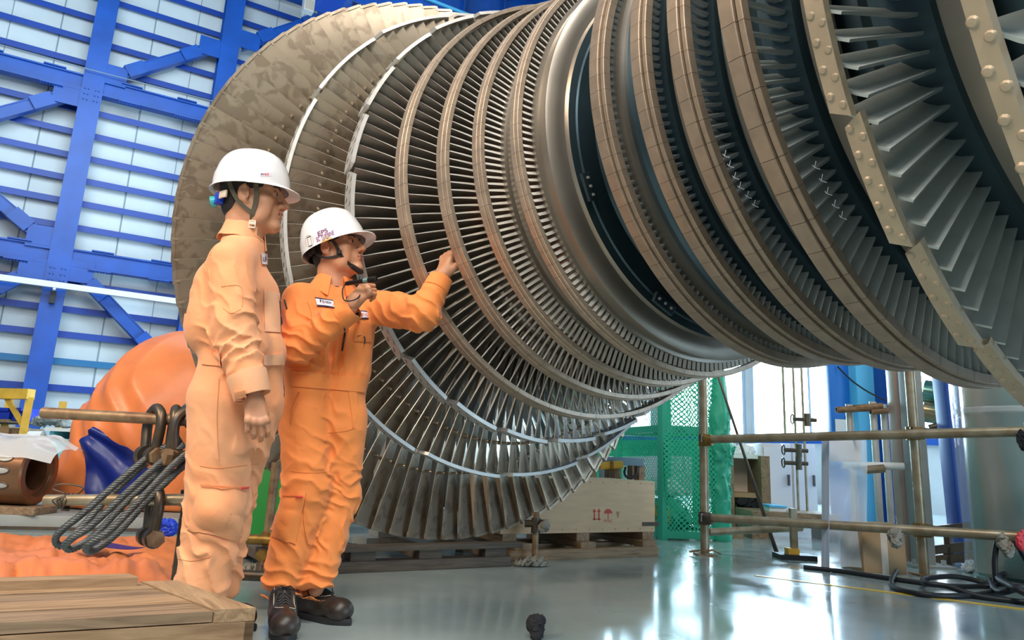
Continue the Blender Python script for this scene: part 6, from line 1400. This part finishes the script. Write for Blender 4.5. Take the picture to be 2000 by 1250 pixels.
t, c, w_, z0, z1 = boxp('white_tub', 1503, 990, 1535, 1005, 8.2, 0.3, 'small white tub on the stand behind the lower rail', 'tub', 'tub_body', M['white_paint'], floor=False); m = MB(); m.box(c + FH * 0.15 + UP * z1, (w_ * 1.06, 0.33, 0.02), R_v); m.build('rim', M['lightblue'], t)
t, c, w_, z0, z1 = boxp('low_stand', 1470, 1006, 1640, 1014, 8.1, 0.6, 'low brown stand behind the lower rail carrying the white tub', 'stand', 'top_board', M['old_wood'], floor=False)
for f_ in (-0.45, 0.45): m = MB(); m.box(c + RT * w_ * f_ + FH * 0.3 + UP * z0 / 2, (0.08, 0.5, z0), R_v); m.build('leg', M['old_wood'], t)
# hanging chain hoists and leaning rod
for x, y1, lab in ((1534, 860, 'leftmost thin hanging cable before the window'), (1560, 1000, 'second thin hanging cable with a valve, before the window'), (1577, 1000, 'third thin hanging cable with a clamp, before the window')):
    t = thing('hanging_cable', lab, 'cable', at(x, y1, 8.6)); p = at(x, y1, 8.6); m = MB(); m.tube([p, p + UP * (12.6 - p.z)], 0.013, 8); m.build('cable', M['tube'], t)
    if x > 1540:
        for yv in ((880, 905) if x == 1560 else (820,)):
            q_ = at(x, yv, 8.6); m = MB(); m.cyl(q_ - UP * 0.07, q_ + UP * 0.07, 0.035, n=10); m.tube([q_ - RT * 0.16, q_ + RT * 0.10], 0.022, 8); m.lathe([(0.05, -0.008), (0.062, 0), (0.05, 0.008)], q_ - RT * 0.17, RT, 18, closed=True); m.build('valve', M['iron'], t, 40)
a, b = at(1405, 742, 7.05), at(1492, 1004, 6.9); rd_ = thing('leaning_rod', 'long dark rod leaning diagonally in front of the window', 'rod', Vector((b.x, b.y, 0))); m = MB(); dr = (b - a).normalized(); bt = b + dr * (b.z / -dr.z) if dr.z < 0 else b
m.tube([a - dr * 1.5, a.lerp(b, 0.38), bt + UP * 0.0], [0.012, 0.012, 0.020], 10); m.build('rod', M['iron'], rd_, True)
# ---- blue machine columns on the right
def pillar(name, x0, x1, ytop, yb, d_, dp_, m_, lab, cat='machine column'):
    a, b = at(x0, yb, d_), at(x1, yb, d_); top = 3.9; c = (a + b) / 2; t = thing(name, lab, cat, (c.x, c.y, 0)); mb = MB(); mb.box(Vector((c.x, c.y, top / 2)) + FH * dp_ / 2, ((b - a).length, dp_, top), R_v, bev=0.01); mb.build('column', m_, t); return t, c, (b - a).length
t, c, w_ = pillar('machine_column', 1628, 1682, 730, 900, 9.4, 0.15, mat('shaded_face_blue', (0.01, 0.17, 0.62), 0.4), 'mid blue shaded face of the machine column right of the window'); m = MB(); q_ = at(1655, 836, 9.38); m.box(q_ - FH * 0.01, (0.30, 0.02, 0.20), R_v); m.build('paper_notice', M['paper'], t)  # shaded and lit face of one column, the light put into their colours
pillar('machine_column', 1682, 1738, 730, 900, 9.2, 0.3, M['lightblue'], 'sky blue lit front of the machine column beside its mid blue face'); t, c, w_ = pillar('machine_column', 1741, 1790, 730, 900, 8.9, 0.3, M['blue2'], 'deep blue machine column behind the right scaffold post')
m = MB(); m.tube(spline([at(1636, 716, 9.36), at(1660, 740, 9.2), at(1690, 762, 8.95), at(1725, 780, 8.82), at(1748, 788, 8.86)], 6), 0.010, 6); tag(m.build('slack_cable', M['black'], None, True), 'slack black cable crossing in front of the blue machine columns', 'cable')
for k, (x, yt, yb, lab) in enumerate(((1662, 790, 860, 'short upright tube with a cross tube left of the right post'), (1712, 785, 905, 'tall upright tube in front of the lit column face'), (1735, 790, 935, 'upright tube in front of the deep blue column'))):
    t = thing('upright_tube', lab, 'tube', at(x, yb, 6.9)); p = at(x, yb, 6.9); m = MB(); m.pipe(Vector((p.x, p.y, 0)), Vector((p.x, p.y, at(x, yt, 6.9).z)), 0.030); m.build('tube', M['segment'], t)
    m = MB(); q_ = at(x, (802, 799, 806)[k], 6.83); m.pipe(q_ - RT * (0.13, 0.20, 0.16)[k], q_ + RT * (0.19, 0.05, 0.14)[k] + UP * 0.03, 0.028); m.build('cross_tube', M['tube_rust'], t)
t = thing('shelf_tube', 'pale horizontal tube with a board end left of the right post', 'tube', at(1700, 910, 6.6)); m = MB(); m.pipe(at(1645, 908, 6.6), at(1765, 911, 6.5), 0.030); m.build('tube', M['white_paint'], t); m = MB(); m.pipe(at(1688, 918, 6.5), at(1726, 915, 6.5), 0.034); m.build('short_tube', M['tube'], t)
# plates and frame behind the right post
t, c, w_ = pillar('steel_upright', 1768, 1789, 730, 1090, 6.6, 0.12, mat('pinkish_plate', (0.50, 0.38, 0.33), 0.4, 0.5), 'pinkish steel upright just behind the right scaffold post'); t, c, w_ = pillar('steel_upright', 1800, 1830, 730, 1110, 6.4, 0.16, M['grey'], 'grey galvanised upright right of the right scaffold post'); m = MB(); m.box(Vector((c.x, c.y, 0.01)) + FH * .08, (0.34, 0.34, 0.02), R_v)
for sx in (-1, 1): m.cyl(Vector((c.x, c.y, 0.02)) + RT * 0.12 * sx, Vector((c.x, c.y, 0.06)) + RT * 0.12 * sx, 0.02, n=6)
m.build('base_plate', M['grey'], t)
for y, lab, m_ in ((770, 'upper of the two thick horizontal pipes under the near rotor rings', 'green_pipe'), (808, 'lower of the two thick horizontal pipes under the near rotor rings', 'rust_pipe')):
    if m_ not in M: M[m_] = mat(m_ + '_metal', (0.20, 0.40, 0.36) if m_[0] == 'g' else (0.42, 0.28, 0.14), 0.22, 0.8, col2=(0.05, 0.22, 0.20), scale=5)
    t = thing('thick_pipe', lab, 'pipe', at(1850, y, 7.6)); m = MB(); m.pipe(at(1806, y - 6, 7.7), at(1960, y + 18, 7.3), 0.115, 0.01, 28); m.build('pipe', M[m_], t); m = MB(); q_ = at(1948, y + 16, 7.36); m.box((q_.x, q_.y, (q_.z - 0.10) / 2), (0.10, 0.10, q_.z - 0.10)); m.build('support', M['grey'], t)
    m = MB(); q_ = at(1888, y + 5, 7.46); m.lathe([(0.115, -0.02), (0.135, -0.02), (0.135, 0.02), (0.115, 0.02)], q_, (at(1960, y + 18, 7.3) - at(1806, y - 6, 7.7)), 28, closed=True); m.build('band', M['segment'], t)
m = MB(); m.tube(spline([at(1836, 762, 7.2), at(1850, 800, 7.1), at(1842, 826, 7.1), at(1815, 836, 7.15)], 6), 0.032, 10); tag(m.build('bent_hose', M['iron'], None, True), 'dark bent hose in front of the two thick pipes', 'hose')
a0, a1 = at(1862, 826, 7.0), at(1888, 1066, 7.0); t = thing('slanting_support', 'deep blue slanting machine support left of the wrapped column', 'support', (a1.x, a1.y, 0)); m = MB(); d_ = (a1 - a0).normalized(); m.bar(a0 - d_ * 1.0, a1 + d_ * (a1.z / -d_.z), 0.20, 0.20, up=FH, bev=0.006); m.build('strut', M['blue2'], t); m = MB(); m.box((a1 + d_ * (a1.z / -d_.z)).xy.to_3d() + UP * 0.008, (0.36, 0.36, 0.016), R_v); m.build('foot_plate', M['blue2'], t)
for y, lab in ((1030, 'upper dark steel bar low behind the right post'), (1068, 'middle dark steel bar low behind the right post'), (1088, 'lowest dark steel bar behind the right post')):
    t = thing('steel_bar', lab, 'bar', at(1860, y, 6.7)); m = MB(); m.bar(at(1822, y + 6, 6.75), at(1935, y - 6, 6.6), 0.06, 0.07); m.build('bar', M['iron'], t); m = MB(); p = at(1850, y, 6.71); m.box((p.x, p.y, p.z / 2), (0.05, 0.05, max(0.02, p.z))); m.build('leg', M['iron'], t)
# ---- film-wrapped column at the right edge
wc = at(2045, 1100, 5.75); wc.z = 0; Rw = 0.47
t = thing('wrapped_column', 'steel column wrapped in glossy clear film at the right edge', 'wrapped column', (wc.x, wc.y, 0))
mm = mat('painted_reflection_steel', (0.62, 0.30, 0.15), 0.24, 0.45, col2=(0.05, 0.26, 0.25), scale=2.6, stretch=(1, 1, 0.22), detail=1.5); m = MB(); m.lathe([(0, 0), (Rw, 0), (Rw, 0.02), (Rw * 0.97, 0.03), (Rw * 0.97, 3.6), (0, 3.6)], wc, (0, 0, 1), 48); m.build('drum', mm, t, 35)  # orange and teal reflections put into the colour as upright streaks
g = []
for i in range(56):
    a = 2 * PI * i / 55 + 1.2; row = []
    for j in range(40):
        z = 0.06 + 2.6 * j / 39; rr = Rw + 0.02 + 0.022 * abs(vnoise(np.array([i * 0.35, z * 2.2, 4.0]))) + 0.02 * abs(math.sin(i * 0.9 + z)); row.append(wc + Vector((math.cos(a) * rr, math.sin(a) * rr, z)))
    g.append(row)
MB().sheet(g, 0.002).build('plastic_film', mat('glossy_film', (0.80, 0.82, 0.80), 0.10, 0, alpha=0.15, bump=0.4, bscale=8), t, 60)
m = MB(); m.lathe([(Rw + 0.035, 1.18), (Rw + 0.045, 1.19), (Rw + 0.045, 1.22), (Rw + 0.035, 1.23)], wc, (0, 0, 1), 40); m.build('tape_band', M['film'], t)
rag('plastic_scrap', onz(1910, 1118) + UP * 0.03, (0.16, 0.10, 0.04), M['paper'], 51, 'scrap of white plastic sheet on the floor at the wrapped column', 'sheet scrap')
# ---- hanging clear sheet with white paper, cartons
sx = [at(1606, 850, 6.05), at(1690, 852, 5.95)]; hs_ = thing('clear_sheet', 'clear plastic sheet hung from the upper rail left of the cartons', 'plastic sheet', (sx[0] + sx[1]) / 2)
def hang(x0, x1, y0, y1, d0, amp, nm, m_, fr0=3.0):
    g = []
    for i in range(22):
        u = i / 21; row = []
        for j in range(24):
            w = j / 23; p = at(x0 + (x1 - x0) * u, y0 + (y1 - y0) * w, d0 - 0.10 * u); row.append(p + FH * amp * (math.sin(u * fr0 * PI + w * 2) * (0.3 + w) + 0.5 * math.sin(w * 7 + u * 3)))
        g.append(row)
    return MB().sheet(g, 0.0015).build(nm, m_, hs_, 60)
hang(1606, 1692, 850, 1108, 6.05, 0.018, 'film', mat('hanging_film', (0.86, 0.90, 0.93), 0.12, 0, alpha=0.38)); hang(1607, 1682, 846, 902, 6.02, 0.006, 'paper_cover', M['paper']); hang(1605, 1619, 846, 1112, 6.01, 0.006, 'white_edge', mat('pale_blue_edge', (0.66, 0.72, 0.86), 0.5)); hang(1608, 1622, 846, 860, 5.99, 0.002, 'blue_tape', M['royal'], 1); hang(1664, 1676, 846, 858, 5.95, 0.002, 'blue_tape', M['royal'], 1)
def carton(x0, x1, yt, yb, dpth, lab, open_=False):
    a, b = onz(x0, yb), onz(x1, yb); d_ = (a - EYE).dot(FH); b = at(x1, yb, d_); z1 = at(x0, yt, d_).z; c = Vector(((a.x + b.x) / 2, (a.y + b.y) / 2, 0)); t = thing('cardboard_carton', lab, 'carton', c); w_ = (b - a).dot(RT)
    m = MB(); m.box(c + FH * dpth / 2 + UP * z1 / 2, (w_, dpth, z1), R_v, bev=0.004); m.build('carton_body', M['carton'], t); m = MB(); m.box(c + FH * dpth * 0.25 + UP * (z1 + 0.03), (w_ * 0.98, dpth * 0.45, 0.006), R_v @ Matrix.Rotation(0.25, 3, 'X')); m.build('flap', M['carton'], t); m = MB(); m.box(c - FH * 0.001 + UP * z1 * 0.5, (0.05, 0.003, z1), R_v); m.build('tape', M['buckle'], t)
carton(1688, 1772, 1036, 1118, 0.40, 'open brown cardboard carton on the floor by the right post')
t = thing('floor_stand', 'small dark stand with a yellow base behind the low rail', 'stand', onz(1552, 1092)); p = onz(1552, 1092); m = MB(); m.box(p + UP * 0.02, (0.30, 0.2, 0.04), R_v); m.build('base', M['black'], t); m = MB(); m.box(p + UP * 0.06 - RT * 0.02, (0.09, 0.1, 0.05), R_v); m.build('yellow_block', M['yellow'], t); m = MB(); m.box(p + UP * 0.22 + RT * 0.0, (0.05, 0.05, 0.36), R_v); m.build('stem', M['tube'], t)
# ---- rags and tapes on the rails, hoses on the floor
def on_rail(a, b, px):
    best = min((abs(0), 0),)
    for i in range(200):
        p = a.lerp(b, i / 199); d_ = p - EYE; k = 1000 + FPX * d_.dot(_xr) / d_.dot(_fw)
        if k >= px: return p
    return b
p = on_rail(l0, l1, 1955); rag('tied_rag', p - UP * 0.05 - FH * 0.02, (0.09, 0.06, 0.10), M['rag'], 61, 'grey-green rag tied on the right end of the lower rail', 'rag'); p = on_rail(l0, l1, 1976); rag('red_white_tape', p - UP * 0.02 - FH * 0.07, (0.05, 0.04, 0.07), M['red_tape'], 62, 'red and white tape knotted over the rag on the lower rail', 'tape')
p = on_rail(l0, l1, 1745); rag('tied_rag', p - UP * 0.06 - FH * 0.02, (0.10, 0.06, 0.07), M['rag'], 63, 'beige rag slung over the lower rail left of the right post', 'rag')
p = on_rail(u0, u1, 1992); rag('black_glove', p - UP * 0.06 - FH * 0.03, (0.06, 0.05, 0.09), M['black_cloth'], 64, 'black cloth hanging from the upper rail at the right edge', 'cloth'); rag('white_cloth', p + UP * 0.03 - FH * 0.07 + RT * 0.02, (0.05, 0.04, 0.05), M['label_pink'], 65, 'pink-white cloth knotted on the upper rail at the right edge', 'cloth')
def hose(pts, r, lab, m_='black'):
    m = MB(); m.tube(spline([onz(x, y, 0) + UP * (z * r + r) for x, y, z in pts], 10), r, 10); tag(m.build('rubber_hose', M[m_], None, True), lab, 'hose')
hose([(1570, 1112, 0), (1640, 1120, 0), (1720, 1132, 0), (1790, 1142, 0), (1860, 1150, 0), (1920, 1150, 0), (1980, 1156, 2), (2060, 1164, 0)], 0.016, 'long black hose running along the floor past the carton')
hose([(1752, 1136, 3), (1742, 1150, 0), (1790, 1165, 0), (1860, 1170, 0), (1930, 1164, 0), (1934, 1148, 0), (1870, 1142, 2), (1810, 1146, 2), (1808, 1156, 2), (1850, 1162, 2), (1920, 1172, 0), (2040, 1186, 0)], 0.017, 'coiled black hose on the floor beside the yellow line')
hose([(1934, 1138, 0), (1950, 1168, 1), (1990, 1176, 3), (2020, 1168, 3), (2012, 1150, 3), (1975, 1142, 3), (1952, 1152, 3), (1985, 1182, 4), (2050, 1188, 0)], 0.019, 'thick black hose heaped at the foot of the wrapped column')
p = onz(1946, 1150); m = MB(); m.tube(spline([p + UP * 0.02, p + UP * 0.20 + RT * 0.01, p + UP * 0.33 + RT * 0.06, p + UP * 0.30 + RT * 0.16, p + UP * 0.12 + RT * 0.26, p + UP * 0.02 + RT * 0.34], 8), 0.019, 10); tag(m.build('rubber_hose', M['black'], None, True), 'black hose arched up off the floor under the tied rag', 'hose')
rag('orange_cap', onz(1975, 1120) + UP * 0.10, (0.05, 0.05, 0.03), M['red_tape'], 71, 'small red plastic scrap lying on the heaped hose', 'scrap')
